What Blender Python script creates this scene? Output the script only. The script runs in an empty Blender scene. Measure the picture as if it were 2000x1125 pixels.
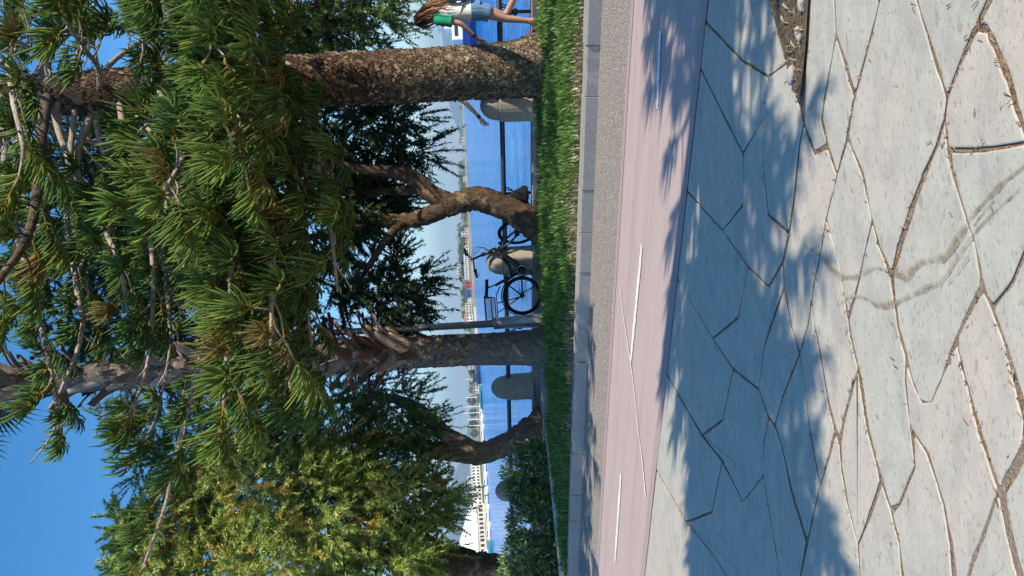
import bpy, bmesh, math, random
import numpy as np
from mathutils import Vector, Matrix

# ------------------------------------------------------------------ camera, sky, sun, exposure
scene = bpy.context.scene
C = scene.collection
CAM_H, FPX = 1.35, 1480.0
PITCH, ROLL = math.radians(3.1), math.radians(3.0)
FWD = Vector((0, math.cos(PITCH), -math.sin(PITCH)))
RGT0, UP0 = Vector((1, 0, 0)), Vector((0, math.sin(PITCH), math.cos(PITCH)))
UPV = math.cos(ROLL) * UP0 + math.sin(ROLL) * RGT0        # "up" of the hand-held phone
RGT = math.cos(ROLL) * RGT0 - math.sin(ROLL) * UP0
CAM = Vector((0, 0, CAM_H))
cd = bpy.data.cameras.new('camera'); cam = bpy.data.objects.new('camera', cd); C.objects.link(cam)
cd.sensor_width = 36.0; cd.lens = 36.0 * FPX / 2000.0; cd.clip_start = 0.05; cd.clip_end = 30000
X_, Y_, Z_ = -UPV, RGT, -FWD                               # the photo is stored turned on its side
m = Matrix.Identity(4)
for i in range(3):
    m[i][0], m[i][1], m[i][2], m[i][3] = X_[i], Y_[i], Z_[i], CAM[i]
cam.matrix_world = m
scene.camera = cam

SUN_AZ = Vector((0.79, -0.613)); SUN_EL = math.radians(38)
SUNV = Vector((SUN_AZ.x * math.cos(SUN_EL), SUN_AZ.y * math.cos(SUN_EL), math.sin(SUN_EL)))
w = bpy.data.worlds.new('World'); scene.world = w; w.use_nodes = True
wn = w.node_tree.nodes; wl = w.node_tree.links
for n in list(wn): wn.remove(n)
sky = wn.new('ShaderNodeTexSky'); sky.sky_type = 'NISHITA'; sky.sun_disc = False
sky.sun_elevation = SUN_EL; sky.sun_rotation = math.atan2(-SUN_AZ.x, SUN_AZ.y)
sky.air_density = 1.0; sky.dust_density = 0.2; sky.ozone_density = 1.6; sky.altitude = 0
bgn = wn.new('ShaderNodeBackground'); bgn.inputs['Strength'].default_value = 0.148
wo = wn.new('ShaderNodeOutputWorld')
hs = wn.new('ShaderNodeHueSaturation'); hs.inputs['Saturation'].default_value = 1.42; hs.inputs['Hue'].default_value = 0.500; hs.inputs['Value'].default_value = 1.0
wl.new(sky.outputs[0], hs.inputs['Color']); wl.new(hs.outputs[0], bgn.inputs[0]); wl.new(bgn.outputs[0], wo.inputs[0])
sl = bpy.data.lights.new('sun', 'SUN'); sl.energy = 4.9; sl.angle = math.radians(0.53); sl.color = (1.0, 0.89, 0.72)
so = bpy.data.objects.new('sun', sl); C.objects.link(so); so.location = SUNV * 60
so.rotation_euler = (-SUNV).to_track_quat('-Z', 'Y').to_euler()
scene.view_settings.view_transform = 'Standard'; scene.view_settings.look = 'None'
scene.view_settings.gamma = 1.0; scene.view_settings.use_curve_mapping = False
scene.view_settings.exposure = 0.57
scene.render.engine = 'CYCLES'
scene.cycles.max_bounces = 6; scene.cycles.transparent_max_bounces = 6; scene.cycles.use_denoising = True

R = random.Random(7); RN = np.random.default_rng(7)
# ------------------------------------------------------------------ helpers
def ray(px, py):
    return (562.5 - py) * RGT + (1000.0 - px) * UPV + FPX * FWD
def P(px, py, Y):                                          # point at forward distance Y
    r = ray(px, py); return CAM + r * (Y / r.y)
def G(px, py, z=0.0):                                      # point on the level z
    r = ray(px, py); return CAM + r * ((z - CAM.z) / r.z)
TV, NV = Vector((-0.857, 0.515, 0)), Vector((0.515, 0.857, 0))   # along the kerb (leftwards), away from the camera
def K(t, n, z=0.0):
    v = t * TV + n * NV; return Vector((v.x, v.y, z))

class MB:
    def __init__(s): s.v = []; s.f = []; s.m = []; s.n = 0
    def add(s, v, f, mi=0):
        s.v.extend([tuple(p) for p in v]); s.f.extend([tuple(i + s.n for i in q) for q in f])
        s.m.extend([mi] * len(f)); s.n += len(v); return s
    def box(s, c, d, rz=0.0, mi=0, rot=None):
        c = Vector(c); hx, hy, hz = d[0] / 2, d[1] / 2, d[2] / 2
        M3 = rot if rot is not None else Matrix.Rotation(rz, 3, 'Z')
        v = [c + M3 @ Vector((x, y, z)) for z in (-hz, hz) for x, y in ((-hx, -hy), (hx, -hy), (hx, hy), (-hx, hy))]
        return s.add(v, [(3, 2, 1, 0), (4, 5, 6, 7), (0, 1, 5, 4), (1, 2, 6, 5), (2, 3, 7, 6), (3, 0, 4, 7)], mi)
    def tube(s, pts, rad, sides=8, cap=True, mi=0, rough=0.0, rng=None, flat=None):
        pts = [Vector(p) for p in pts]; n = len(pts)
        if not hasattr(rad, '__len__'): rad = [rad] * n
        v = []; t0 = (pts[1] - pts[0]).normalized()
        a = Vector((0, 0, 1)) if abs(t0.z) < .9 else Vector((1, 0, 0))
        u = t0.cross(a).normalized()
        for i in range(n):
            t = (pts[min(i + 1, n - 1)] - pts[max(i - 1, 0)])
            t = t.normalized() if t.length > 1e-9 else t0
            u = (u - t * u.dot(t)).normalized(); b = t.cross(u)
            for k in range(sides):
                th = 2 * math.pi * k / sides
                r = rad[i] * (1 + (rng.uniform(-rough, rough) if rng else 0))
                fl = flat if flat else 1.0
                v.append(pts[i] + (u * math.cos(th) + b * math.sin(th) * fl) * r)
        f = [(i * sides + k, i * sides + (k + 1) % sides, (i + 1) * sides + (k + 1) % sides, (i + 1) * sides + k)
             for i in range(n - 1) for k in range(sides)]
        if cap:
            f.append(tuple(range(sides))[::-1]); f.append(tuple((n - 1) * sides + k for k in range(sides)))
        return s.add(v, f, mi)
    def lathe(s, prof, c=(0, 0, 0), sides=24, mi=0):
        c = Vector(c); v = []; n = len(prof)
        for r, z in prof:
            for k in range(sides):
                th = 2 * math.pi * k / sides; v.append(c + Vector((r * math.cos(th), r * math.sin(th), z)))
        f = [(i * sides + k, i * sides + (k + 1) % sides, (i + 1) * sides + (k + 1) % sides, (i + 1) * sides + k)
             for i in range(n - 1) for k in range(sides)]
        f.append(tuple(range(sides))[::-1]); f.append(tuple((n - 1) * sides + k for k in range(sides)))
        return s.add(v, f, mi)
    def ell(s, c, r, seg=12, ring=8, rot=None, mi=0):
        c = Vector(c); v = []; f = []
        M3 = rot if rot is not None else Matrix.Identity(3)
        for i in range(ring + 1):
            ph = math.pi * i / ring
            for k in range(seg):
                th = 2 * math.pi * k / seg
                v.append(c + M3 @ Vector((r[0] * math.sin(ph) * math.cos(th), r[1] * math.sin(ph) * math.sin(th), r[2] * math.cos(ph))))
        for i in range(ring):
            for k in range(seg):
                f.append((i * seg + k, (i + 1) * seg + k, (i + 1) * seg + (k + 1) % seg, i * seg + (k + 1) % seg))
        return s.add(v, f, mi)
    def mesh(s, name, mats, smooth=False):
        me = bpy.data.meshes.new(name); me.from_pydata(s.v, [], s.f)
        for mt in (mats if isinstance(mats, (list, tuple)) else [mats]): me.materials.append(mt)
        if any(s.m): me.polygons.foreach_set('material_index', s.m)
        if smooth: me.polygons.foreach_set('use_smooth', [True] * len(me.polygons))
        me.update(); return me
    def build(s, name, mats, parent=None, smooth=False, bevel=0.0, **props):
        o = link(name, s.mesh(name, mats, smooth), parent, **props)
        if bevel:
            b = o.modifiers.new('bevel', 'BEVEL'); b.width = bevel; b.segments = 2; b.limit_method = 'ANGLE'
        return o

def link(name, me, parent=None, **props):
    o = bpy.data.objects.new(name, me); C.objects.link(o)
    if parent is not None: o.parent = parent
    for k, v in props.items():
        if v is not None: o[k] = v
    return o
def thing(name, label, cat, loc=(0, 0, 0), rz=0.0, group=None):
    o = bpy.data.objects.new(name, None); C.objects.link(o); o.location = loc; o.rotation_euler = (0, 0, rz)
    o.empty_display_size = .2
    o['label'] = label; o['category'] = cat
    if group: o['group'] = group
    return o
def tag(o, label, cat, group=None):
    o['label'] = label; o['category'] = cat
    if group: o['group'] = group
    return o
def copy_tree(o, parent=None):
    c = o.copy(); C.objects.link(c); c.parent = parent
    for ch in list(o.children): copy_tree(ch, c)
    return c
def np_mesh(name, V, F, mat, smooth=False, attr=None):      # V (n,3)  F (m,k) equal-sized polygons
    V = np.ascontiguousarray(V, dtype=np.float32); F = np.ascontiguousarray(F, dtype=np.int32)
    me = bpy.data.meshes.new(name)
    me.vertices.add(len(V)); me.vertices.foreach_set('co', V.ravel())
    k = F.shape[1]; me.loops.add(F.size); me.loops.foreach_set('vertex_index', F.ravel())
    me.polygons.add(len(F)); me.polygons.foreach_set('loop_start', np.arange(0, F.size, k, dtype=np.int32))
    try: me.polygons.foreach_set('loop_total', np.full(len(F), k, dtype=np.int32))
    except Exception: pass
    if smooth: me.polygons.foreach_set('use_smooth', np.ones(len(F), dtype=bool))
    if attr is not None:
        a = me.attributes.new('tint', 'FLOAT', 'POINT'); a.data.foreach_set('value', np.asarray(attr, dtype=np.float32))
    me.materials.append(mat); me.update(calc_edges=True); me.validate(); return me
def sph(rng, n):
    v = rng.normal(size=(n, 3)); return v / np.linalg.norm(v, axis=1, keepdims=True)
def unit(a): return a / np.maximum(np.linalg.norm(a, axis=-1, keepdims=True), 1e-9)
def smooth_path(pts, n=5):                                  # Catmull-Rom through control points
    pts = [Vector(p) for p in pts]; q = [2 * pts[0] - pts[1]] + pts + [2 * pts[-1] - pts[-2]]; out = []
    for i in range(1, len(q) - 2):
        for k in range(n):
            t = k / n; a, b, c_, d = q[i - 1], q[i], q[i + 1], q[i + 2]
            out.append(.5 * ((2 * b) + (c_ - a) * t + (2 * a - 5 * b + 4 * c_ - d) * t * t + (3 * b - a - 3 * c_ + d) * t ** 3))
    out.append(pts[-1]); return out
def lerp_list(vals, n):
    x = np.linspace(0, len(vals) - 1, n); return list(np.interp(x, range(len(vals)), vals))

# ------------------------------------------------------------------ materials
class NT:
    def __init__(s, name):
        s.mat = bpy.data.materials.new(name); s.mat.use_nodes = True
        s.t = s.mat.node_tree; s.n = s.t.nodes; s.l = s.t.links
        s.b = s.n['Principled BSDF']; s.out = s.n['Material Output']
    def new(s, t, **kw):
        nd = s.n.new(t)
        for k, v in kw.items(): setattr(nd, k, v)
        return nd
    def coord(s, kind='P', scale=(1, 1, 1), rot=(0, 0, 0)):
        if kind == 'P': src = s.new('ShaderNodeNewGeometry').outputs['Position']
        else: src = s.new('ShaderNodeTexCoord').outputs['Object']
        mp = s.new('ShaderNodeMapping'); mp.inputs['Scale'].default_value = scale; mp.inputs['Rotation'].default_value = rot
        s.l.new(src, mp.inputs[0]); return mp.outputs[0]
    def noise(s, vec, scale=5, detail=4, rough=.55, dist=0.0):
        n = s.new('ShaderNodeTexNoise'); n.inputs['Scale'].default_value = scale; n.inputs['Detail'].default_value = detail
        n.inputs['Roughness'].default_value = rough; n.inputs['Distortion'].default_value = dist
        s.l.new(vec, n.inputs['Vector']); return n.outputs['Fac']
    def vor(s, vec, scale=5, feature='F1', out='Distance', rnd=1.0):
        n = s.new('ShaderNodeTexVoronoi', feature=feature); n.inputs['Scale'].default_value = scale
        n.inputs['Randomness'].default_value = rnd
        s.l.new(vec, n.inputs['Vector']); return n.outputs[out]
    def ramp(s, fac, stops):
        r = s.new('ShaderNodeValToRGB'); e = r.color_ramp.elements
        while len(e) < len(stops): e.new(.5)
        for i, (p, c) in enumerate(stops):
            e[i].position = p; e[i].color = (c, c, c, 1) if not hasattr(c, '__len__') else (*c, 1)
        s.l.new(fac, r.inputs[0]); return r.outputs[0]
    def mix(s, fac, a, b, mode='MIX'):
        m_ = s.new('ShaderNodeMix', data_type='RGBA', blend_type=mode)
        for sock, val in ((m_.inputs['Factor'], fac), (m_.inputs[6], a), (m_.inputs[7], b)):
            if hasattr(val, 'is_linked') or hasattr(val, 'links'): s.l.new(val, sock)
            elif hasattr(val, '__len__'): sock.default_value = (*val, 1)
            else: sock.default_value = val
        return m_.outputs[2]
    def math(s, op, a, b=0.0):
        m_ = s.new('ShaderNodeMath', operation=op)
        for sock, val in ((m_.inputs[0], a), (m_.inputs[1], b)):
            if hasattr(val, 'links'): s.l.new(val, sock)
            else: sock.default_value = val
        return m_.outputs[0]
    def color(s, c):
        if hasattr(c, 'links'): s.l.new(c, s.b.inputs['Base Color'])
        else: s.b.inputs['Base Color'].default_value = (*c, 1)
    def bump(s, h, strength=.5, dist=.01):
        b = s.new('ShaderNodeBump'); b.inputs['Strength'].default_value = strength; b.inputs['Distance'].default_value = dist
        s.l.new(h, b.inputs['Height']); s.l.new(b.outputs[0], s.b.inputs['Normal'])
    def rough(s, r, spec=.3, metal=0.0):
        s.b.inputs['Roughness'].default_value = r; s.b.inputs['Specular IOR Level'].default_value = spec
        s.b.inputs['Metallic'].default_value = metal
    def rnd(s):  return s.new('ShaderNodeNewGeometry').outputs['Random Per Island']
    def orand(s): return s.new('ShaderNodeObjectInfo').outputs['Random']
    def leafy(s, col, trans=.3, gloss=.08):
        d = s.new('ShaderNodeBsdfDiffuse'); t = s.new('ShaderNodeBsdfTranslucent'); g = s.new('ShaderNodeBsdfGlossy')
        g.inputs['Roughness'].default_value = .45
        for q in (d, t):
            s.l.new(col, q.inputs['Color'])
        m1 = s.new('ShaderNodeMixShader'); m1.inputs[0].default_value = trans; s.l.new(d.outputs[0], m1.inputs[1]); s.l.new(t.outputs[0], m1.inputs[2])
        m2 = s.new('ShaderNodeMixShader'); m2.inputs[0].default_value = gloss; s.l.new(m1.outputs[0], m2.inputs[1]); s.l.new(g.outputs[0], m2.inputs[2])
        s.l.new(m2.outputs[0], s.out.inputs['Surface'])

MAT = {}
def plain(name, col, rough=.6, spec=.3, metal=0.0, var=.12, scale=6.0, bump=0.0, coord='O'):
    s = NT(name); v = s.coord(coord)
    f = s.noise(v, scale, 5, .6)
    s.color(s.mix(s.ramp(f, [(.3, 0), (.7, 1)]), tuple(c * (1 - var) for c in col), tuple(min(1, c * (1 + var)) for c in col)))
    s.rough(rough, spec, metal)
    if bump: s.bump(s.noise(v, scale * 6, 4), .5, bump)
    MAT[name] = s.mat; return s.mat

def m_slab():
    s = NT('paving_stone'); v = s.coord('P'); lng = s.coord('P', (0.62, 1.4, 1), (0, 0, .12))
    tone = s.math('ADD', s.math('MULTIPLY', s.noise(v, 1.6, 3), .75), s.math('MULTIPLY', s.orand(), .34))
    base = s.mix(s.ramp(tone, [(.42, 0), (.68, 1)]), (.485, .435, .36), (.425, .43, .365))
    base = s.mix(s.math('MULTIPLY', s.ramp(s.noise(lng, 9, 6, .65), [(.34, 1), (.60, 0)]), .6), base, (.315, .295, .26))
    base = s.mix(s.math('MULTIPLY', s.ramp(s.noise(lng, 2.6, 6, .7, .6), [(.55, 0), (.68, 1)]), .6), base, (.25, .245, .245))
    base = s.mix(s.math('MULTIPLY', s.ramp(s.noise(s.coord('P', (1, 1.4, 1), (0, 0, .3)), 1.1, 4, .6), [(.52, 0), (.7, 1)]), .4), base, (.50, .455, .39))
    marks = s.vor(s.coord('P', (.55, 1.5, 1)), 8, 'F1'); sp = s.noise(lng, 26, 3)
    base = s.mix(s.math('MULTIPLY', s.ramp(s.math('ADD', marks, s.math('MULTIPLY', sp, .35)), [(.25, 1), (.32, 0)]), .6), base, (.19, .18, .165))
    base = s.mix(s.math('MULTIPLY', s.ramp(s.noise(lng, 70, 2), [(.33, 1), (.42, 0)]), .6), base, (.20, .185, .165))
    base = s.mix(s.math('MULTIPLY', s.ramp(s.noise(v, 5.5, 7, .72, .4), [(.54, 0), (.64, 1)]), .38), base, (.29, .28, .25))
    base = s.mix(s.math('MULTIPLY', s.ramp(s.noise(v, 150, 3, .7), [(.30, 0), (.70, 1)]), .22), base, (.60, .56, .50))
    s.color(base); s.rough(.82, .25)
    s.bump(s.math('ADD', s.noise(s.coord('P', (.8, 1.2, 1)), 14, 7, .65), s.math('MULTIPLY', s.noise(v, 120, 2), .2)), .4, .007)
    MAT['slab'] = s.mat
m_slab()
def m_joint():
    s = NT('joint_debris'); v = s.coord('P')
    c = s.ramp(s.noise(v, 90, 4, .7), [(.3, (.07, .045, .03)), (.45, (.20, .125, .07)), (.6, (.33, .22, .125)), (.75, (.44, .32, .20))])
    c = s.mix(s.ramp(s.noise(v, 3.5, 3), [(.40, 0), (.55, 1)]), c, s.mix(.5, c, (.26, .23, .20)))
    s.color(c); s.rough(.95, .1); s.bump(s.noise(v, 70, 4), 1.0, .01); MAT['joint'] = s.mat
m_joint()
def m_pink():
    s = NT('pink_asphalt'); v = s.coord('P')
    c = s.mix(s.noise(v, 2.0, 5, .6), (.43, .335, .31), (.49, .395, .37))
    c = s.mix(s.math('MULTIPLY', s.ramp(s.noise(v, 220, 2), [(.33, 1), (.42, 0)]), .45), c, (.24, .17, .16))
    c = s.mix(s.math('MULTIPLY', s.ramp(s.noise(s.coord('P', (1, 3, 1), (0, 0, .54)), 3, 5, .7), [(.55, 0), (.72, 1)]), .35), c, (.47, .40, .37))
    along_ = s.coord('P', (1, 1, 1), (0, 0, .541)); lng = s.new('ShaderNodeMapping'); lng.inputs['Scale'].default_value = (.12, 2.6, 1); s.l.new(along_, lng.inputs[0])
    c = s.mix(s.math('MULTIPLY', s.ramp(s.noise(lng.outputs[0], 2.2, 5, .65), [(.5, 0), (.66, 1)]), .40), c, (.33, .25, .24))
    c = s.mix(s.math('MULTIPLY', s.ramp(s.noise(v, 7, 6, .75), [(.58, 0), (.70, 1)]), .35), c, (.30, .225, .21))
    s.color(c); s.rough(.85, .25); s.bump(s.noise(v, 180, 3), .5, .005); MAT['pink'] = s.mat
m_pink()
def m_pinkb():
    s = NT('pink_border'); v = s.coord('P')
    s.color(s.mix(s.noise(v, 4, 5), (.355, .265, .25), (.415, .315, .298))); s.rough(.85, .2); s.bump(s.noise(v, 160, 3), .4, .004); MAT['pinkb'] = s.mat
m_pinkb()
def m_gravel():
    s = NT('exposed_aggregate'); v = s.coord('P')
    cell = s.new('ShaderNodeTexVoronoi', feature='F1'); cell.inputs['Scale'].default_value = 58; s.l.new(v, cell.inputs['Vector'])
    col = s.new('ShaderNodeSeparateColor'); s.l.new(cell.outputs['Color'], col.inputs[0])
    c = s.ramp(col.outputs[0], [(0, (.20, .175, .15)), (.45, (.34, .305, .265)), (.75, (.42, .385, .34)), (1, (.55, .52, .47))])
    c = s.mix(s.ramp(cell.outputs['Distance'], [(.45, 0), (.62, 1)]), c, (.21, .185, .16))
    c = s.mix(s.math('MULTIPLY', s.noise(v, 1.2, 4), .35), c, (.33, .30, .26))
    s.color(c); s.rough(.9, .2); s.bump(s.ramp(cell.outputs['Distance'], [(0, 1), (.6, 0)]), .9, .008); MAT['gravel'] = s.mat
m_gravel()
def m_conc(name, a, b, d, sc=3.0, bm=.006):
    s = NT(name); v = s.coord('P')
    c = s.mix(s.noise(v, sc, 6, .65), a, b)
    c = s.mix(s.math('MULTIPLY', s.ramp(s.noise(v, sc * 6, 5, .7), [(.52, 0), (.68, 1)]), .5), c, d)
    c = s.mix(s.math('MULTIPLY', s.ramp(s.noise(v, 150, 2), [(.33, 1), (.42, 0)]), .4), c, d)
    s.color(c); s.rough(.9, .2); s.bump(s.noise(v, 60, 5, .7), .5, bm); MAT[name] = s.mat
m_conc('edge_dirt', (.11, .08, .055), (.21, .165, .12), (.06, .045, .032), 9.0, .006)
m_conc('kerb', (.27, .25, .23), (.40, .375, .345), (.15, .14, .125), 3.6)
m_conc('bollard', (.27, .235, .19), (.42, .375, .31), (.11, .10, .085), 4.5)
m_conc('ledge', (.22, .20, .18), (.30, .28, .25), (.13, .12, .11))
m_conc('border', (.50, .47, .42), (.62, .58, .52), (.32, .29, .26))
m_conc('pathc', (.26, .25, .24), (.34, .33, .31), (.18, .17, .16))
m_conc('whitestone', (.28, .27, .25), (.42, .41, .39), (.45, .44, .42))
m_conc('soil', (.10, .075, .05), (.17, .125, .08), (.05, .04, .03), 6, .02)
m_conc('turf', (.05, .075, .02), (.13, .12, .05), (.18, .14, .07), 2.0, .02)
def m_paint():
    s = NT('road_paint'); v = s.coord('P')
    s.color(s.mix(s.ramp(s.noise(v, 45, 5, .75), [(.36, 0), (.5, 1)]), (.42, .34, .32), (.80, .78, .74))); s.rough(.8, .3); MAT['paint'] = s.mat
m_paint()
def m_stain():
    s = NT('water_stain'); v = s.coord('P')
    s.color(s.mix(s.noise(v, 12, 5, .7), (.23, .165, .10), (.32, .245, .16))); s.rough(.8, .2)
    s.l.new(s.math('MULTIPLY', s.ramp(s.noise(v, 34, 5, .75), [(.34, 0), (.62, 1)]), .72), s.b.inputs['Alpha']); MAT['stain'] = s.mat
m_stain()
def m_water():
    s = NT('sea_water'); v = s.coord('P', (.75, 1.3, 1), (0, 0, -.25))
    big = s.ramp(s.noise(s.coord('P', (.05, .16, 1), (0, 0, -.2)), 3, 6, .65), [(.35, 0), (.65, 1)])
    s.color(s.mix(big, (.002, .12, .42), (.008, .27, .76))); s.rough(.10, .14)
    s.b.inputs['IOR'].default_value = 1.33
    h = s.math('ADD', s.noise(v, 1.5, 4, .6, .6), s.math('MULTIPLY', s.noise(v, .45, 3), 2.0))
    s.bump(h, 1.0, .75); MAT['water'] = s.mat
m_water()
def m_bark_flaky():
    s = NT('flaky_bark'); v = s.coord('P', (1.25, 1.25, .8))
    d = s.vor(v, 19, 'DISTANCE_TO_EDGE'); cell = s.new('ShaderNodeTexVoronoi', feature='F1'); cell.inputs['Scale'].default_value = 19; s.l.new(v, cell.inputs['Vector'])
    col = s.new('ShaderNodeSeparateColor'); s.l.new(cell.outputs['Color'], col.inputs[0])
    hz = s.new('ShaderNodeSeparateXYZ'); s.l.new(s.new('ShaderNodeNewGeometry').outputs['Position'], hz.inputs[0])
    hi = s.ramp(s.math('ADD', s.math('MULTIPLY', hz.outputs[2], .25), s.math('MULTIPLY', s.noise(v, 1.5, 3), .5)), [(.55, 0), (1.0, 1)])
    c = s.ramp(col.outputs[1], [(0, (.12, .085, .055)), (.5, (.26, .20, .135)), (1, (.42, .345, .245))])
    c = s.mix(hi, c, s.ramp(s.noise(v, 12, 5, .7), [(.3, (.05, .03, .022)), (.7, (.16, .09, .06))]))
    c = s.mix(s.ramp(d, [(.0, 1), (.10, 0)]), c, (.045, .03, .02))
    s.color(c); s.rough(.92, .15)
    s.bump(s.math('ADD', s.ramp(d, [(0, 0), (.2, 1)]), s.math('MULTIPLY', s.noise(v, 40, 5), .6)), 1.0, .035); MAT['bark_flaky'] = s.mat
m_bark_flaky()
def m_flake():
    s = NT('bark_flake')
    c = s.ramp(s.rnd(), [(0, (.07, .04, .025)), (.4, (.19, .125, .075)), (.8, (.37, .275, .18)), (1, (.56, .45, .32))])
    c = s.mix(s.ramp(s.noise(s.coord('P', (1, 1, .7)), 3.2, 5, .65), [(.40, .75), (.62, 0)]), c, (.075, .05, .036))
    s.color(c); s.rough(.9, .15); MAT['flake'] = s.mat
m_flake()
def m_bark(name, a, b, d, zs=.25):
    s = NT(name); v = s.coord('P', (1, 1, zs))
    n1 = s.noise(v, 22, 6, .65, .8)
    c = s.mix(s.ramp(n1, [(.35, 0), (.62, 1)]), a, b)
    c = s.mix(s.math('MULTIPLY', s.ramp(s.noise(s.coord('P'), 5, 4, .6), [(.56, 0), (.66, 1)]), .7), c, d)
    s.color(c); s.rough(.93, .12); s.bump(s.math('ADD', n1, s.math('MULTIPLY', s.noise(v, 70, 4), .4)), 1.0, .03); MAT[name] = s.mat
m_bark('bark_twist_shaded', (.042, .029, .021), (.13, .088, .058), (.34, .24, .155))  # darkened so the twisted trunk's shade sits in its colour
m_bark('bark_sunlit', (.10, .07, .048), (.28, .20, .135), (.50, .37, .25))  # lighter copy of that bark, sunlight on the forked trunk put into the colour
m_bark('bark_palm', (.085, .074, .066), (.19, .17, .15), (.27, .235, .195), .6)
m_bark('twig', (.27, .20, .155), (.48, .40, .33), (.58, .52, .46), .8)
m_bark('limb', (.06, .042, .032), (.17, .125, .095), (.26, .21, .17), .5)
def m_boot():
    s = NT('palm_leaf_base'); v = s.coord('O')
    c = s.ramp(s.orand(), [(0, (.11, .055, .04)), (.4, (.19, .125, .09)), (.7, (.27, .22, .19)), (1, (.42, .37, .33))])
    c = s.mix(s.ramp(s.noise(v, 14, 5, .7), [(.35, 0), (.65, 1)]), s.mix(.55, c, (.09, .05, .035)), c)
    s.color(c); s.rough(.85, .2); s.bump(s.noise(v, 60, 4), .6, .01); MAT['boot'] = s.mat
m_boot()
def m_cord():
    s = NT('pine_cords'); a = s.new('ShaderNodeAttribute', attribute_name='tint')
    r = s.rnd()
    old = s.ramp(r, [(0, (.045, .105, .022)), (.45, (.105, .195, .036)), (.85, (.20, .28, .055)), (1, (.36, .35, .09))])
    vr = s.noise(s.coord('P'), 1.7, 3, .6); ob = s.orand()
    old = s.mix(s.math('MULTIPLY', s.ramp(vr, [(.52, 0), (.66, 1)]), .55), old, (.27, .30, .06))
    old = s.mix(s.math('MULTIPLY', s.ramp(ob, [(.90, 0), (.93, 1)]), .7), old, (.26, .15, .06))
    old = s.mix(s.math('MULTIPLY', s.ramp(ob, [(.22, 1), (.36, 0)]), .5), old, (.045, .12, .045))
    c = s.mix(s.ramp(a.outputs['Fac'], [(.0, 1), (.30, 0)]), old, (.26, .185, .05))
    c = s.mix(s.math('MULTIPLY', s.ramp(a.outputs['Fac'], [(.72, 0), (1, 1)]), .55), c, (.30, .39, .10))
    s.leafy(c, .18, .0); MAT['cord'] = s.mat
m_cord()
def m_feather(name, cols, yell, amount):
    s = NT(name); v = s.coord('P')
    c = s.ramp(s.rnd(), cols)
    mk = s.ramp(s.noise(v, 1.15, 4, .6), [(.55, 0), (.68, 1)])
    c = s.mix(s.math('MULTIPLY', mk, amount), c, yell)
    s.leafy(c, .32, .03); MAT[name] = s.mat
GR = [(0, (.06, .12, .04)), (.4, (.11, .20, .05)), (.75, (.19, .29, .07)), (1, (.29, .36, .11))]
m_feather('feather_gold', [(0, (.14, .235, .05)), (.4, (.29, .40, .085)), (.75, (.44, .54, .13)), (1, (.58, .60, .21))], (.72, .47, .13), .9)
m_feather('feather_green', GR, (.30, .25, .07), .35)
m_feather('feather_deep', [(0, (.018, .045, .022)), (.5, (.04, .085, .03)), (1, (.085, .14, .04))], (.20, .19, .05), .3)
def m_leaf(name, cols, gloss=.12, trans=.2):
    s = NT(name); s.leafy(s.ramp(s.rnd(), cols), trans, gloss); MAT[name] = s.mat
m_leaf('oleander', [(0, (.05, .11, .03)), (.5, (.11, .21, .055)), (.85, (.20, .32, .09)), (1, (.34, .43, .18))])
m_leaf('grass', [(0, (.045, .13, .018)), (.5, (.085, .215, .028)), (.82, (.15, .28, .045)), (1, (.33, .32, .10))], .04, .35)
m_leaf('dry_grass', [(0, (.12, .09, .055)), (.5, (.25, .20, .13)), (1, (.45, .38, .26))], .04, .2)
m_leaf('needle_litter', [(0, (.10, .05, .025)), (.4, (.26, .145, .07)), (.8, (.44, .29, .15)), (1, (.60, .46, .29))], .03, .1)
m_leaf('far_leaf', [(0, (.05, .085, .04)), (.5, (.09, .135, .06)), (1, (.15, .19, .09))], .0, .2)
m_leaf('palm_frond', [(0, (.03, .06, .02)), (.6, (.07, .12, .03)), (1, (.16, .19, .06))], .1, .2)
plain('pole', (.36, .385, .42), .38, .5, .35, .08)
plain('railm', (.045, .055, .075), .5, .4, .3)
plain('black', (.012, .013, .016), .35, .5)
plain('tyre', (.010, .010, .011), .8, .2)
plain('steel', (.30, .31, .33), .3, .5, .9)
plain('bag', (.014, .014, .017), .85, .2, bump=.004)
plain('skin', (.50, .285, .205), .5, .35, var=.06)
plain('white_cloth', (.78, .77, .75), .9, .1, bump=.004)
plain('green_cloth', (.02, .30, .17), .85, .15, bump=.004)
plain('grey_cloth', (.16, .22, .20), .85, .15, bump=.004)
plain('shoe', (.05, .05, .055), .6, .3)
plain('strap', (.02, .02, .025), .6, .3)
plain('grey_shirt', (.10, .11, .13), .9, .1)
def m_denim():
    s = NT('denim'); v = s.coord('O')
    s.color(s.mix(s.ramp(s.noise(s.coord('O', (1, 1, .12)), 45, 4, .7), [(.35, 0), (.65, 1)]), (.065, .14, .30), (.22, .36, .56))); s.rough(.9, .15)
    s.bump(s.noise(s.coord('O', (1, 1, .2)), 30, 4), .8, .012); MAT['denim'] = s.mat
m_denim()
def m_hair():
    s = NT('hair'); sp = s.new('ShaderNodeSeparateXYZ'); a = s.new('ShaderNodeAttribute', attribute_name='tint')
    c = s.mix(s.ramp(a.outputs['Fac'], [(.10, 0), (.6, 1)]), (.030, .016, .012), s.ramp(s.rnd(), [(0, (.16, .065, .03)), (1, (.50, .26, .13))]))
    s.color(c); s.rough(.45, .4); MAT['hair'] = s.mat
m_hair()
plain('boat_white', (.80, .80, .79), .35, .5, var=.04)
plain('boat_blue', (.012, .045, .22), .35, .5, var=.06)
plain('boat_navy', (.022, .045, .095), .45, .4)
plain('boat_teal', (.05, .24, .27), .5, .4)
plain('window', (.03, .04, .055), .15, .6)
plain('wall_white', (.72, .70, .66), .85, .2, var=.07, scale=.6)
plain('wall_cream', (.60, .53, .43), .85, .2, var=.08, scale=.6)
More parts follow.
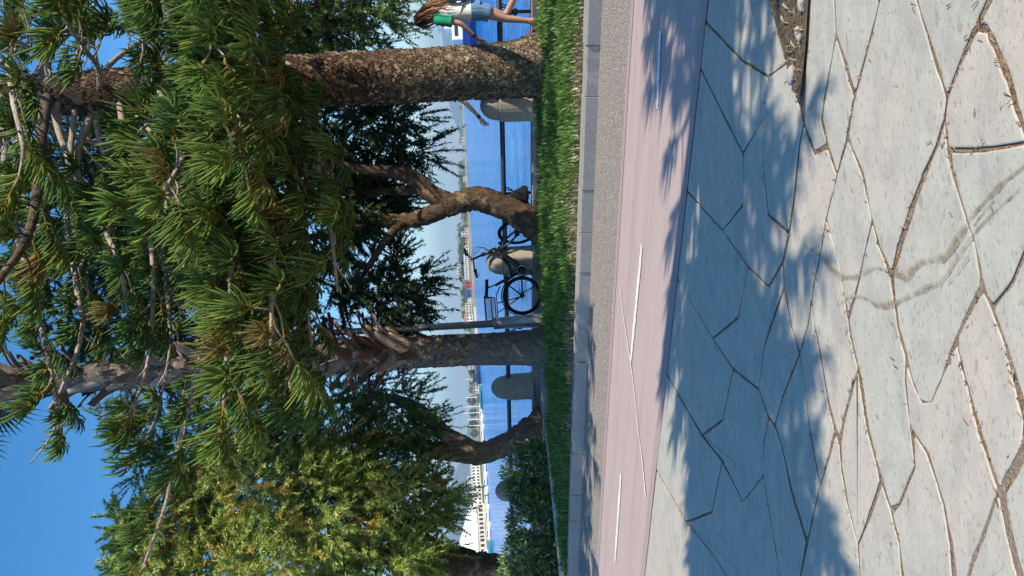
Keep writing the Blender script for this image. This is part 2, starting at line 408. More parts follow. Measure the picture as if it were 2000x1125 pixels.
plain('wall_grey', (.42, .42, .42), .85, .2, var=.08, scale=.6)
plain('roof_red', (.40, .17, .10), .85, .2, scale=1.0)
plain('red_paint', (.55, .035, .04), .5, .3)
plain('blue_paint', (.035, .07, .40), .5, .3)
plain('tent', (.88, .88, .87), .6, .3, var=.03)
plain('mast', (.74, .72, .68), .4, .5)
plain('quay_far', (.50, .47, .42), .9, .2, scale=.5)
plain('hill', (.16, .17, .10), .95, .1, var=.3, scale=.01)
plain('shore', (.22, .21, .14), .95, .1, var=.3, scale=.05)

# ------------------------------------------------------------------ ground, lane, kerb, lawn, quay, water
def sheet(name, pts, z, mat, parent=None, **props):
    mb = MB(); mb.add([(p[0], p[1], z) for p in pts], [tuple(range(len(pts)))])
    return mb.build(name, MAT[mat], parent, **props)
def strip(name, t0, t1, n0, n1, z, mat, parent=None, **props):
    return sheet(name, [K(t1, n0), K(t0, n0), K(t0, n1), K(t1, n1)], z, mat, parent, **props)
strip('ground', -60, 60, -60, 12.1, -0.06, 'soil', kind='structure')
lane = strip('cycle_lane', -40, 40, 4.2, 6.07, 0.0, 'pink', kind='structure')
strip('edge_band', -40, 40, 4.192, 4.31, 0.0025, 'pinkb', lane)
strip('edge_band', -40, 40, 5.97, 6.07, 0.004, 'pinkb', lane)
strip('gutter_strip', -40, 40, 6.07, 7.32, -0.002, 'gravel', kind='structure')
quay = strip('quay_pavement', -40, 40, 7.45, 12.1, 0.10, 'soil', kind='structure')

# painted dashes and the thin diagonal line of the lane
def ribbon(name, pts, wid, z, mat, parent=None, jag=0.0, seed=1, **props):
    rg = random.Random(seed); pts = [Vector((p[0], p[1], 0)) for p in pts]; v = []
    n = len(pts); ws = wid if hasattr(wid, '__len__') else [wid] * n
    for i in range(n):
        t = (pts[min(i + 1, n - 1)] - pts[max(i - 1, 0)]).normalized(); q = Vector((-t.y, t.x, 0))
        v.append(pts[i] + q * ws[i] * .5 * (1 + rg.uniform(-jag, jag))); v.append(pts[i] - q * ws[i] * .5 * (1 + rg.uniform(-jag, jag)))
    mb = MB(); mb.add([(p.x, p.y, z) for p in v], [(2 * i, 2 * i + 1, 2 * i + 3, 2 * i + 2) for i in range(n - 1)])
    return mb.build(name, MAT[mat], parent, **props)
def along(a, b, n): return [Vector(a).lerp(Vector(b), i / (n - 1)) for i in range(n)]
for a, b in (((1255, 478), (1233, 708)), ((1214, 925), (1202, 1099)), ((1291, 60), (1285, 212))):
    A, B = G(*a), G(*b)
    ribbon('dash_line', along(A, B, 26), lerp_list([.05, .075, .075, .075, .045], 26), .007, 'paint', lane, .16, int(a[1]))
d0 = (G(1202, 1099) - G(1214, 925))
for k in (1, 2, 3):
    A = G(1202, 1099) + d0.normalized() * (1.35 * k + 1.1 * (k - 1)); ribbon('dash_line', along(A, A + d0.normalized() * 1.1, 20), .07, .007, 'paint', lane, .12, k)
thin = smooth_path([G(1213, 560), G(1217, 600), G(1224, 650), G(1233, 705), G(1242, 780), G(1247, 830), G(1256, 900), G(1263, 972)], 6)
ribbon('thin_line', thin, lerp_list([.012, .020, .026, .028, .022, .018, .026, .030], len(thin)), .009, 'paint', lane, .25, 5)

# kerb: one stone after another
kerb = strip('kerb', -30, 30, 7.33, 7.44, 0.02, 'kerb', kind='structure')
def kerb_stone(t, L, seed):
    rg = random.Random(seed); mb = MB(); n0, n1 = 7.31 + rg.uniform(-.008, .008), 7.47
    segs = 4; v = []; hh = .14 + rg.uniform(-.006, .006)
    for i in range(segs + 1):
        tt = t + L * i / segs; j = rg.uniform(-.003, .003)
        for n_, z in ((n0 + j, -.02), (n0 + .008 + j, hh - .022), (n0 + .028 + j, hh + j * .5), (n1, hh), (n1, -.02)):
            v.append(K(tt, n_, z))
    f = []
    for i in range(segs):
        for k in range(4): f.append((i * 5 + k, i * 5 + k + 1, (i + 1) * 5 + k + 1, (i + 1) * 5 + k))
    f.append((0, 4, 3, 2, 1)); f.append(tuple(segs * 5 + k for k in range(5)))
    mb.add(v, f); mb.build('kerb_stone', MAT['kerb'], kerb)
t = -9.0; k = 0
while t < 19:
    L = R.choice((.5, .75, 1.0, 1.0)); kerb_stone(t, L - .008, k); t += L; k += 1
# litter line in the gutter joint in front of the kerb and sunlit white top edge come from the stones themselves

LAWN = [(-9, 7.475), (9.92, 7.475), (9.84, 7.74), (8.85, 9.58), (8.04, 10.2), (7.3, 10.66), (6.2, 11.35), (4.4, 11.6), (-9, 11.75)]
lawn = sheet('lawn', [K(a, b) for a, b in LAWN], .118, 'turf', kind='structure')
def inside(poly, t, n):
    res = np.zeros(len(t), bool); j = len(poly) - 1
    for i in range(len(poly)):
        (ti, ni), (tj, nj) = poly[i], poly[j]
        c = ((ni > n) != (nj > n)) & (t < (tj - ti) * (n - ni) / (nj - ni + 1e-12) + ti); res ^= c; j = i
    return res
def blades(name, mat, n, poly, z, hmin, hmax, wid, seed, dense=None, parent=None, **props):
    rg = np.random.default_rng(seed); tt = rg.uniform(-4.5, 10, n); nn = rg.uniform(7.45, 11.8, n)
    ok = inside(poly, tt, nn); tt, nn = tt[ok], nn[ok]
    cl = np.sin(tt * 5.1 + 2 * np.sin(nn * 3.3)) * np.sin(nn * 6.7 + 1.7 * np.sin(tt * 2.9))
    if dense is not None:
        keep = rg.uniform(size=len(tt)) < dense(tt, nn, cl); tt, nn, cl = tt[keep], nn[keep], cl[keep]
    m_ = len(tt)
    base = np.outer(tt, np.array(TV)) + np.outer(nn, np.array(NV)); base[:, 2] = z
    a = rg.uniform(0, 2 * np.pi, m_); h = rg.uniform(hmin, hmax, m_) * (1 + .45 * cl); lean = rg.uniform(.2, .9, m_) * h
    d = np.stack([np.cos(a), np.sin(a), np.zeros(m_)], 1); wd = np.stack([-np.sin(a), np.cos(a), np.zeros(m_)], 1) * (wid * rg.uniform(.6, 1.3, m_))[:, None]
    mid = base + d * (lean * .35)[:, None]; mid[:, 2] += h * .65
    tip = base + d * lean[:, None]; tip[:, 2] += h
    V = np.stack([base - wd, base + wd, mid + wd * .8, mid - wd * .8, tip], 1).reshape(-1, 3)
    o = np.arange(m_)[:, None] * 5
    F = np.concatenate([np.concatenate([o, o + 1, o + 2], 1), np.concatenate([o, o + 2, o + 3], 1), np.concatenate([o + 3, o + 2, o + 4], 1)])
    return link(name, np_mesh(name, V, F, MAT[mat]), parent, **props)
blades('grass', 'grass', 90000, LAWN, .118, .05, .12, .007, 3, lambda t, n, c: np.clip(.75 + .4 * c - .9 * (n < 7.8 + .25 * np.sin(t * 3.7)) * (t < 7), .06, 1), kind='stuff')
blades('dry_grass', 'dry_grass', 46000, LAWN, .119, .035, .085, .006, 4, lambda t, n, c: np.where((n < 7.95 + .25 * np.sin(t * 3.7)) & (t < 7.2), .95, .06), kind='stuff')

rr = np.random.default_rng(15); N = 2600; tt, nn = rr.uniform(-3, 10, N), rr.uniform(7.4, 11.6, N); ok = inside(LAWN, tt, nn); tt, nn = tt[ok], nn[ok]; N = len(tt)
c = np.outer(tt, np.array(TV)) + np.outer(nn, np.array(NV)); c[:, 2] = rr.uniform(.13, .19, N); th = rr.uniform(0, 6.28, N); L = rr.uniform(.02, .06, N)
d = np.stack([np.cos(th) * L, np.sin(th) * L, rr.normal(scale=.012, size=N)], 1); q = np.stack([-np.sin(th), np.cos(th), np.zeros(N)], 1) * rr.uniform(.004, .011, N)[:, None]
V = np.stack([c - d, c + q, c + d, c - q], 1).reshape(-1, 3); o = np.arange(N)[:, None] * 4
link('leaf_litter', np_mesh('leaf_litter', V, np.concatenate([o, o + 1, o + 2, o + 3], 1), MAT['needle_litter']), kind='stuff')
# low stone edging of the shrub bed at the left end of the lawn
edge = thing('bed_edging', 'low pale stone edging between lawn and oleander bed', 'edging', K(8.85, 9.58, .1))
pts = along(K(8.75, 9.75), K(9.95, 7.52), 8)
for i in range(7):
    c = (pts[i] + pts[i + 1]) / 2; d = pts[i + 1] - pts[i]
    mb = MB(); mb.box(Vector((c.x, c.y, .155)) - Vector(edge.location), (d.length - .012, .13, .12 + R.uniform(-.01, .01)), math.atan2(d.y, d.x))
    mb.build('edging_stone', MAT['border'], edge, bevel=.012)
# strip of concrete path behind the lawn
sheet('path', [K(8.9, 9.62), K(8.04, 10.24), K(7.3, 10.70), K(6.2, 11.4), K(4.4, 11.65), K(-9, 11.8), K(-9, 12.05), K(14, 12.05), K(11, 9.9)], .106, 'pathc', kind='structure')

# raised stone edge of the quay
qedge = strip('quay_edge', -30, 40, 11.9, 12.15, .10, 'ledge', kind='structure')
t = -8.0; k = 0
while t < 20:
    L = R.uniform(.9, 1.3); mb = MB(); c = K(t + L / 2, 12.0, .10)
    mb.box(c, (L - .01, .30, .24 + R.uniform(-.008, .008)), math.atan2(TV.y, TV.x))
    mb.build('edge_stone', MAT['ledge'], qedge, bevel=.014); t += L; k += 1
mb = MB(); mb.box(K(5, 12.10, -1.0), (70, .1, 2.0), math.atan2(TV.y, TV.x)); mb.build('quay_wall', MAT['ledge'], kind='structure')

# the sea
WZ = -0.9
mb = MB(); mb.add([(-9000, -3000, WZ), (9000, -3000, WZ), (9000, 9000, WZ), (-9000, 9000, WZ)], [(0, 1, 2, 3)])
sea = mb.build('water', MAT['water'], kind='structure')
# ------------------------------------------------------------------ crazy paving
def clip(poly, a, b, c):                                    # keep a*x+b*y<=c
    out = []; n = len(poly)
    for i in range(n):
        p, q = poly[i], poly[(i + 1) % n]; dp, dq = a * p[0] + b * p[1] - c, a * q[0] + b * q[1] - c
        if dp <= 0: out.append(p)
        if (dp < 0 < dq) or (dq < 0 < dp):
            s = dp / (dp - dq); out.append((p[0] + (q[0] - p[0]) * s, p[1] + (q[1] - p[1]) * s))
    return out
STONES = [
 [(1626,-30),(1628,20),(1631,68),(1650,125),(1668,187),(1690,110),(1707,45),(1724,-30)],
 [(1578,-30),(1626,-30),(1631,68),(1622,120),(1610,185),(1603,230),(1615,285),(1590,300),(1568,240),(1570,150)],
 [(1631,68),(1650,125),(1668,187),(1660,230),(1650,281),(1633,342),(1615,285),(1603,230),(1610,185)],
 [(1778,-30),(1790,5),(1808,60),(1833,140),(1848,190),(1843,230),(1828,281),(1800,350),(1775,420),(1755,480),(1740,540),(1715,480),(1702,430),(1685,345),(1655,270),(1668,187),(1690,110),(1724,-30)],
 [(1778,-30),(1940,-30),(1928,5),(1902,58),(1875,120),(1848,190),(1833,140),(1808,60)],
 [(1902,58),(1925,55),(1940,90),(1965,150),(1985,220),(2003,280),(1930,292),(1850,295),(1843,230),(1848,190),(1875,120)],
 [(1843,230),(1850,295),(1860,340),(1880,410),(1900,470),(1912,530),(1916,558),(1900,590),(1880,630),(1865,660),(1850,700),(1835,740),(1815,788),(1795,785),(1780,745),(1768,700),(1752,640),(1745,590),(1740,540),(1755,480),(1775,420),(1800,350),(1828,281)],
 [(1940,-30),(2045,-30),(2045,360),(2003,280),(1985,220),(1965,150),(1940,90),(1925,55),(1902,58),(1928,5)],
 [(1850,295),(1930,292),(2003,280),(2045,360),(2045,440),(2000,490),(1985,530),(1970,560),(1935,600),(1916,558),(1912,530),(1900,470),(1880,410),(1860,340)],
 [(1655,270),(1685,345),(1702,430),(1690,480),(1668,580),(1655,620),(1645,565),(1640,530),(1612,425),(1627,370),(1633,342),(1650,281)],
 [(1702,430),(1715,480),(1740,540),(1745,590),(1752,640),(1768,700),(1765,740),(1775,830),(1785,915),(1755,985),(1740,1000),(1720,938),(1710,900),(1695,843),(1678,735),(1675,720),(1660,660),(1655,620),(1668,580),(1690,480)],
 [(1768,700),(1780,745),(1795,785),(1815,788),(1835,740),(1850,700),(1865,660),(1872,700),(1885,750),(1910,843),(1930,900),(1948,960),(1920,1040),(1900,1090),(1880,1160),(1865,1160),(1855,1060),(1840,980),(1808,880),(1785,850),(1775,830),(1765,740)],
 [(1916,558),(1935,600),(1960,670),(1985,760),(2000,815),(2000,865),(1975,910),(1948,960),(1930,900),(1910,843),(1885,750),(1872,700),(1865,660),(1880,630),(1900,590)],
 [(1935,600),(1970,560),(1985,530),(2000,490),(2045,440),(2045,840),(2000,815),(1985,760),(1960,670)],
 [(1956,962),(1985,912),(2010,870),(2045,840),(2045,1160),(2003,1160),(1992,1125),(1978,1080),(1964,1010)],
 [(1948,960),(1960,1010),(1975,1080),(1988,1125),(1998,1160),(1880,1160),(1900,1090),(1920,1040)],
 [(1755,985),(1785,915),(1785,850),(1808,880),(1840,980),(1855,1060),(1865,1160),(1765,1160),(1762,1125),(1755,1060),(1740,1000)],
 [(1720,938),(1740,1000),(1755,1060),(1762,1125),(1765,1160),(1680,1160),(1675,1065),(1700,1000)],
 [(1678,735),(1695,843),(1710,900),(1720,938),(1700,1000),(1675,1065),(1655,985),(1643,915),(1640,860),(1645,830),(1660,770),(1675,720)],
 [(1655,620),(1660,660),(1675,720),(1660,770),(1645,830),(1640,860),(1630,843),(1615,780),(1605,720),(1590,640),(1583,590),(1590,545),(1605,470),(1612,425),(1640,530),(1645,565)],
 [(1630,843),(1640,860),(1643,915),(1655,985),(1675,1065),(1680,1160),(1556,1160),(1575,1060),(1600,950),(1615,900)],
 [(1583,590),(1590,640),(1605,720),(1615,780),(1630,843),(1615,900),(1600,950),(1590,900),(1580,843),(1572,780),(1560,690),(1575,640)],
 [(1560,690),(1572,780),(1580,843),(1590,900),(1600,950),(1575,1060),(1545,960),(1525,870),(1512,830),(1525,780)],
 [(1568,240),(1590,300),(1615,285),(1633,342),(1627,370),(1612,425),(1605,470),(1590,545),(1583,590),(1575,640),(1560,690),(1545,640),(1530,562),(1528,510),(1540,455),(1548,400),(1555,335),(1560,281)],
 [(1530,562),(1545,640),(1560,690),(1525,780),(1512,830),(1500,815),(1480,760),(1490,680),(1510,620)],
 [(1512,830),(1525,870),(1545,960),(1575,1060),(1556,1160),(1530,1160),(1510,1050),(1490,930),(1490,870),(1500,815)],
 [(1410,-30),(1500,-30),(1518,40),(1540,120),(1500,150),(1450,120),(1400,60)],
 [(1400,60),(1450,120),(1500,150),(1490,230),(1450,300),(1384,150)],
 [(1540,120),(1556,185),(1568,240),(1560,281),(1555,335),(1548,400),(1540,455),(1500,420),(1490,330),(1490,230),(1500,150)],
 [(1384,150),(1450,300),(1450,400),(1410,450),(1352,390)],
 [(1450,300),(1490,230),(1490,330),(1500,420),(1540,455),(1528,510),(1500,560),(1460,520),(1410,450),(1450,400)],
 [(1352,390),(1410,450),(1460,520),(1440,620),(1390,660),(1330,560)],
 [(1500,560),(1528,510),(1530,562),(1510,620),(1490,680),(1480,760),(1430,720),(1390,660),(1440,620),(1460,520)],
 [(1330,560),(1390,660),(1430,720),(1410,820),(1370,850),(1305,740)],
 [(1430,720),(1480,760),(1500,815),(1490,870),(1490,930),(1450,980),(1410,900),(1370,850),(1410,820)],
 [(1305,740),(1370,850),(1410,900),(1390,1000),(1340,1020),(1282,920)],
 [(1410,900),(1450,980),(1490,930),(1510,1050),(1530,1160),(1440,1160),(1390,1080),(1340,1020),(1390,1000)],
 [(1282,920),(1340,1020),(1390,1080),(1440,1160),(1256,1160)]]
pav = strip('pavement', -14, 14, -6, 4.2, -.0075, 'joint', kind='structure')
litter = []; rg = random.Random(11)
def inset(poly, gap):                                       # move every corner inwards along its mitre
    n = len(poly); area = sum(poly[i][0] * poly[(i + 1) % n][1] - poly[(i + 1) % n][0] * poly[i][1] for i in range(n)); sg = 1 if area > 0 else -1; out = []
    for i in range(n):
        p, a, b = Vector(poly[i]), Vector(poly[i - 1]), Vector(poly[(i + 1) % n]); d1, d2 = (p - a).normalized(), (b - p).normalized()
        n1, n2 = Vector((-d1.y, d1.x)) * sg, Vector((-d2.y, d2.x)) * sg; m_ = n1 + n2
        if m_.length < .2: out.append(tuple(p + n1 * gap)); continue
        m_.normalize(); out.append(tuple(p + m_ * gap / max(.45, m_.dot(n1))))
    return out
def inset_v(poly):
    n = len(poly); a = [inset(poly, gapw(*poly[k]))[k] for k in range(n)]; return a
def gapw(x, y): return .0062 + .0042 * math.sin(x * 5.3 + 1.2) * math.sin(y * 6.1 + .5) + .002 * math.sin(x * 17 + y * 11)
def stone(poly):
    poly = [tuple(p) for p in poly]; n = len(poly)
    for k in range(n): litter.append((poly[k], poly[(k + 1) % n]))
    fine = []; poly = inset_v(poly)
    for k in range(n):                                      # subdivide, cut the corner a little, roughen
        p, q = Vector(poly[k]), Vector(poly[(k + 1) % n]); L = (q - p).length
        if L < 1e-4: continue
        m_ = max(2, int(L / .05)); d = (q - p) / L
        for u in range(m_):
            s_ = u / m_ if u else min(.008 / L, .3)
            fine.append(tuple(p + d * L * s_))
        if L > .07: fine.append(tuple(p + d * (L - .008)))
    area = sum(fine[i][0] * fine[i - 1][1] - fine[i - 1][0] * fine[i][1] for i in range(len(fine)))
    if area > 0: fine = fine[::-1]
    n = len(fine); out = []
    for k in range(n):
        p, a, b = Vector(fine[k]), Vector(fine[k - 1]), Vector(fine[(k + 1) % n]); t_ = (b - a)
        t_ = t_.normalized() if t_.length > 1e-6 else Vector((1, 0)); nr = Vector((-t_.y, t_.x))
        out.append(p + nr * rg.uniform(-.0022, .0030))
    z = rg.uniform(-.003, .001); v = []
    for zz, ins in ((-.035, 0), (z - .0035, 0), (z - .001, .0018), (z, .005)):
        q = inset([tuple(p) for p in out], ins) if ins else [tuple(p) for p in out]; v += [(p[0], p[1], zz) for p in q]
    f = [(r_ * n + k, r_ * n + (k + 1) % n, (r_ + 1) * n + (k + 1) % n, (r_ + 1) * n + k) for r_ in (0, 1, 2) for k in range(n)]
    f.append(tuple(3 * n + k for k in range(n)))
    mb = MB(); mb.add(v, f); mb.m = [1 if k < n else 0 for k in range(len(f))]; mb.build('paving_stone', [MAT['slab'], MAT['edge_dirt']], pav)
def g2(p):
    q = G(*p); n = q.x * NV.x + q.y * NV.y
    if n > 3.90: q = q + NV * (4.203 - n)                   # stones butt against the lane edge
    return (q.x, q.y)
for st_px in STONES: stone([g2(p) for p in st_px])
# the same paving goes on to both sides and behind: convex stones round scattered centres
LINES = {'left': (g2((1256, 1160)), g2((2045, 1160))), 'right': (g2((1410, -30)), g2((2045, -30))), 'near': (g2((2045, -30)), g2((2045, 1160)))}
def half(line, ref):                                        # a*x+b*y<=c on the side of ref
    (x0, y0), (x1, y1) = line; a, b = y1 - y0, x0 - x1; c = a * x0 + b * y0
    return (a, b, c) if a * ref[0] + b * ref[1] <= c else (-a, -b, -c)
mid = g2((1700, 560)); neg = lambda h: (-h[0], -h[1], -h[2])
HL, HR, HN = half(LINES['left'], mid), half(LINES['right'], mid), half(LINES['near'], mid)
for region in ([neg(HL)], [neg(HR)], [HL, HR, neg(HN)]):
    seeds = []
    for _ in range(5000):
        x, y = rg.uniform(-6.5, 6.0), rg.uniform(-2.5, 9.0)
        if any(a * x + b * y > c for a, b, c in region) or NV.x * x + NV.y * y > 4.15: continue
        if not seeds or min((x - a) ** 2 * .45 + (y - b) ** 2 * 1.6 for a, b in seeds) > .40 ** 2: seeds.append((x, y))
    for i, (x, y) in enumerate(seeds):
        nb = sorted(range(len(seeds)), key=lambda j: (seeds[j][0] - x) ** 2 + (seeds[j][1] - y) ** 2)[1:22]
        poly = [(x - 1, y - .8), (x + 1, y - .8), (x + 1, y + .8), (x - 1, y + .8)]
        for j in nb:
            a, b = seeds[j][0] - x, seeds[j][1] - y; poly = clip(poly, a, b, a * (x + a / 2) + b * (y + b / 2))
        poly = clip(poly, NV.x, NV.y, 4.185)
        for h in region: poly = clip(poly, *h)
        poly = [p for k, p in enumerate(poly) if math.hypot(p[0] - poly[k - 1][0], p[1] - poly[k - 1][1]) > .02]
        if len(poly) > 2: stone(poly)
# dry needles lying in the joints, and a few blown over the stones and the lane edge
V = []; wts = np.array([math.hypot(b[0] - a[0], b[1] - a[1]) * (1.0 if -2.5 < a[0] < 2.5 and 1.2 < a[1] < 6 else .12) for a, b in litter]); wts /= wts.sum()
rr = np.random.default_rng(5); N = 15000
sel = rr.choice(len(litter), N, p=wts); A = np.array([litter[q][0] for q in sel]); B = np.array([litter[q][1] for q in sel])
u = rr.uniform(size=(N, 1)); pos = A + (B - A) * u; pos += rr.normal(scale=.011, size=(N, 2)) 
clus = np.sin(pos[:, 0] * 7.3 + 1.1) * np.sin(pos[:, 1] * 8.9 + .4) + .35 * np.sin(pos[:, 0] * 19 + pos[:, 1] * 13)
keep = rr.uniform(size=N) < np.clip(.45 + .75 * clus, .05, 1); pos = pos[keep]
ex = np.stack([rr.uniform(-2.2, 1.6, 320), rr.uniform(1.7, 5.2, 320)], 1); pos = np.concatenate([pos, ex]); N = len(pos)
th = rr.uniform(0, np.pi, N); L = rr.uniform(.004, .013, N); wd = rr.uniform(.0008, .0020, N)
zc = np.where(np.arange(N) < N - 320, rr.uniform(-.012, .006, N), .005)
d = np.stack([np.cos(th), np.sin(th), rr.uniform(-.15, .25, N)], 1) * L[:, None]; q = np.stack([-np.sin(th), np.cos(th), np.zeros(N)], 1) * wd[:, None]
c = np.concatenate([pos, zc[:, None]], 1)
V = np.stack([c - d - q, c - d + q, c + d + q, c + d - q], 1).reshape(-1, 3); o = np.arange(N)[:, None] * 4
link('needle_litter', np_mesh('needle_litter', V, np.concatenate([o, o + 1, o + 2, o + 3], 1), MAT['needle_litter']), kind='stuff')
# brown run-off stains across the stones
def stain(px, wid, seed):
    pts = smooth_path([G(*p) for p in px], 5); n = len(pts)
    ws = [max(.006, w_ * (1 + .35 * math.sin(i * .9 + seed) * math.sin(i * .37) + R.uniform(-.2, .2))) for i, w_ in enumerate(lerp_list(wid, n))]
    ribbon('water_stain', pts, [.62 * q for q in ws], .0045, 'stain', pav, .14, seed)
stain([(2010, 318), (1950, 368), (1905, 418), (1880, 455), (1845, 500), (1800, 512), (1772, 535), (1738, 530), (1712, 522), (1672, 540), (1638, 536), (1605, 502), (1572, 478)], [.02, .022, .02, .035, .03, .02, .05, .025, .012, .03, .04, .02, .01], 3)
stain([(1992, 372), (1930, 428), (1880, 490), (1845, 545), (1815, 560), (1780, 576), (1748, 592), (1716, 596), (1690, 580), (1660, 580), (1636, 596)], [.012, .016, .012, .016, .018, .022, .028, .03, .016, .014, .012], 8)
stain([(1945, 390), (1915, 425), (1905, 440)], [.008, .01, .006], 9)
stain([(1895, 500), (1870, 535), (1850, 556)], [.006, .012, .008], 12)

# strip of bare tree pit with dry grass and white edging stones, running out of frame on the right
PIT = [G(1500, -30), G(1518, 40), G(1540, 120), G(1556, 180), G(1566, 204), G(1572, 160), G(1580, 80), G(1586, -30)]
PIT = PIT[:1] + PIT[1:] + [G(1586, -30) + Vector((1.6, -.75, 0)), G(1500, -30) + Vector((1.6, -.75, 0))]
sheet('tree_pit', PIT, .012, 'soil', kind='structure')
rr = np.random.default_rng(9); N = 6000
pp = [(p.x, p.y) for p in PIT]; x = rr.uniform(.5, 3.2, N); y = rr.uniform(2.0, 4.2, N); ok = inside(pp, x, y); x, y = x[ok], y[ok]; N = len(x)
th = rr.uniform(0, 2 * np.pi, N); L = rr.uniform(.012, .05, N); h = rr.uniform(0, .025, N)
a = np.stack([x, y, np.full(N, .014)], 1); d = np.stack([np.cos(th) * L, np.sin(th) * L, h], 1); q = np.stack([-np.sin(th), np.cos(th), np.zeros(N)], 1) * rr.uniform(.001, .0028, N)[:, None]
V = np.stack([a - q, a + q, a + d * .6 + q + [0, 0, .008], a + d], 1).reshape(-1, 3); o = np.arange(N)[:, None] * 4
link('dry_grass', np_mesh('dry_grass_pit', V, np.concatenate([o, o + 1, o + 2, o + 3], 1), MAT['dry_grass']), kind='stuff')
for (px, py), (sx, sy, sz), lab in (((1553, 147), (.040, .022, .016), 'whitish rounded stone at the narrow tip of the dry pit'),
                                   ((1568, 66), (.034, .018, .014), 'whitish stone half sunk along the long edge of the dry pit'),
                                   ((1573, 8), (.034, .018, .014), 'white edging stone at the frame edge beside dry grass')):
    g = G(px, py); mb = MB(); mb.ell((0, 0, 0), (sx, sy, sz), 14, 9)
    mb.v = [(a * (1 + .12 * math.sin(9 * b + 30 * c_)), b * (1 + .1 * math.sin(40 * a)), c_ * .9) for a, b, c_ in mb.v]
    o = mb.build('white_stone', MAT['whitestone'], smooth=True); o.location = (g.x, g.y, .018); o.rotation_euler = (0, 0, R.uniform(-.3, .3))
    tag(o, lab, 'stone', 'white stones edging the tree pit')

# ------------------------------------------------------------------ bollards and rail on the quay
QA = math.atan2(TV.y, TV.x)
def on_quay(py, px=1000.0, n=12.0):
    r = ray(px, py); s = n / (r.x * NV.x + r.y * NV.y); return Vector((r.x * s, r.y * s, 0))
B0 = on_quay(510); BS = 2.88
def make_bollard():
    root = thing('bollard', 'x', 'bollard', group='stone bollards along the quay edge')
    mb = MB(); mb.lathe([(.275, 0), (.275, .03), (.268, .06), (.262, .52), (.258, .535), (.225, .54)], sides=28); mb.build('body', MAT['bollard'], root, smooth=False)
    prof = [(.232, .541)] + [(.232 * math.cos(a), .56 + .27 * math.sin(a)) for a in np.linspace(0, math.pi / 2 - .06, 10)]
    mb = MB(); mb.lathe(prof, sides=28); mb.build('dome', MAT['bollard'], root, smooth=True)
    return root
LB = {-1: 'domed stone bollard partly hidden behind the thick pine trunk', 0: 'domed stone bollard standing behind the black bicycle',
      1: 'domed stone bollard with dappled sunlight between palm and forked tree', 2: 'domed stone bollard rising above the dark oleander bush'}
proto = None
for k in (-1, 0, 1, 2):
    o = make_bollard() if proto is None else copy_tree(proto); proto = proto or o
    p = B0 + TV * BS * k; o.location = (p.x, p.y, .22); o['label'] = LB[k]; o.rotation_euler = (0, 0, R.uniform(0, 6))
rail = thing('quay_rail', 'dark iron rail running between the stone bollards along the quay', 'railing', (B0.x, B0.y, .2))
mb = MB(); mb.tube([TV * -9.5 + Vector((0, 0, .50)), TV * 11.5 + Vector((0, 0, .50))], .042, 12); mb.build('rail', MAT['railm'], rail, smooth=True)
for k in (-1.5, -.5, .5, 1.5, 2.5):
    q = TV * BS * k + (TV * .11 if k == -.5 else Vector())
    mb = MB(); mb.tube([q, q + Vector((0, 0, .50))], .026, 10); mb.lathe([(.05, 0), (.05, .02), (.03, .03)], q, 12); mb.build('post', MAT['railm'], rail, smooth=True)
    mb = MB(); mb.ell(q + Vector((0, 0, .26)), (.055, .055, .05), 10, 7)
    for s in (1, -1):                                       # the two loops of the wrought knot
        c_ = q + Vector((0, 0, .33)); loop = []
        for a in np.linspace(0, 2 * math.pi, 14): loop.append(c_ + TV * s * (.055 + .05 * (1 - math.cos(a)) * .7) + Vector((0, 0, .04 + .075 * math.sin(a) * .55 + .10 * (1 - math.cos(a)) * .6)))
        mb.tube(loop, .011, 6, cap=False); mb.tube([q + Vector((0, 0, .26)), c_ + TV * s * .055 + Vector((0, 0, .04))], .011, 6)
    mb.build('knot', MAT['railm'], rail, smooth=True)

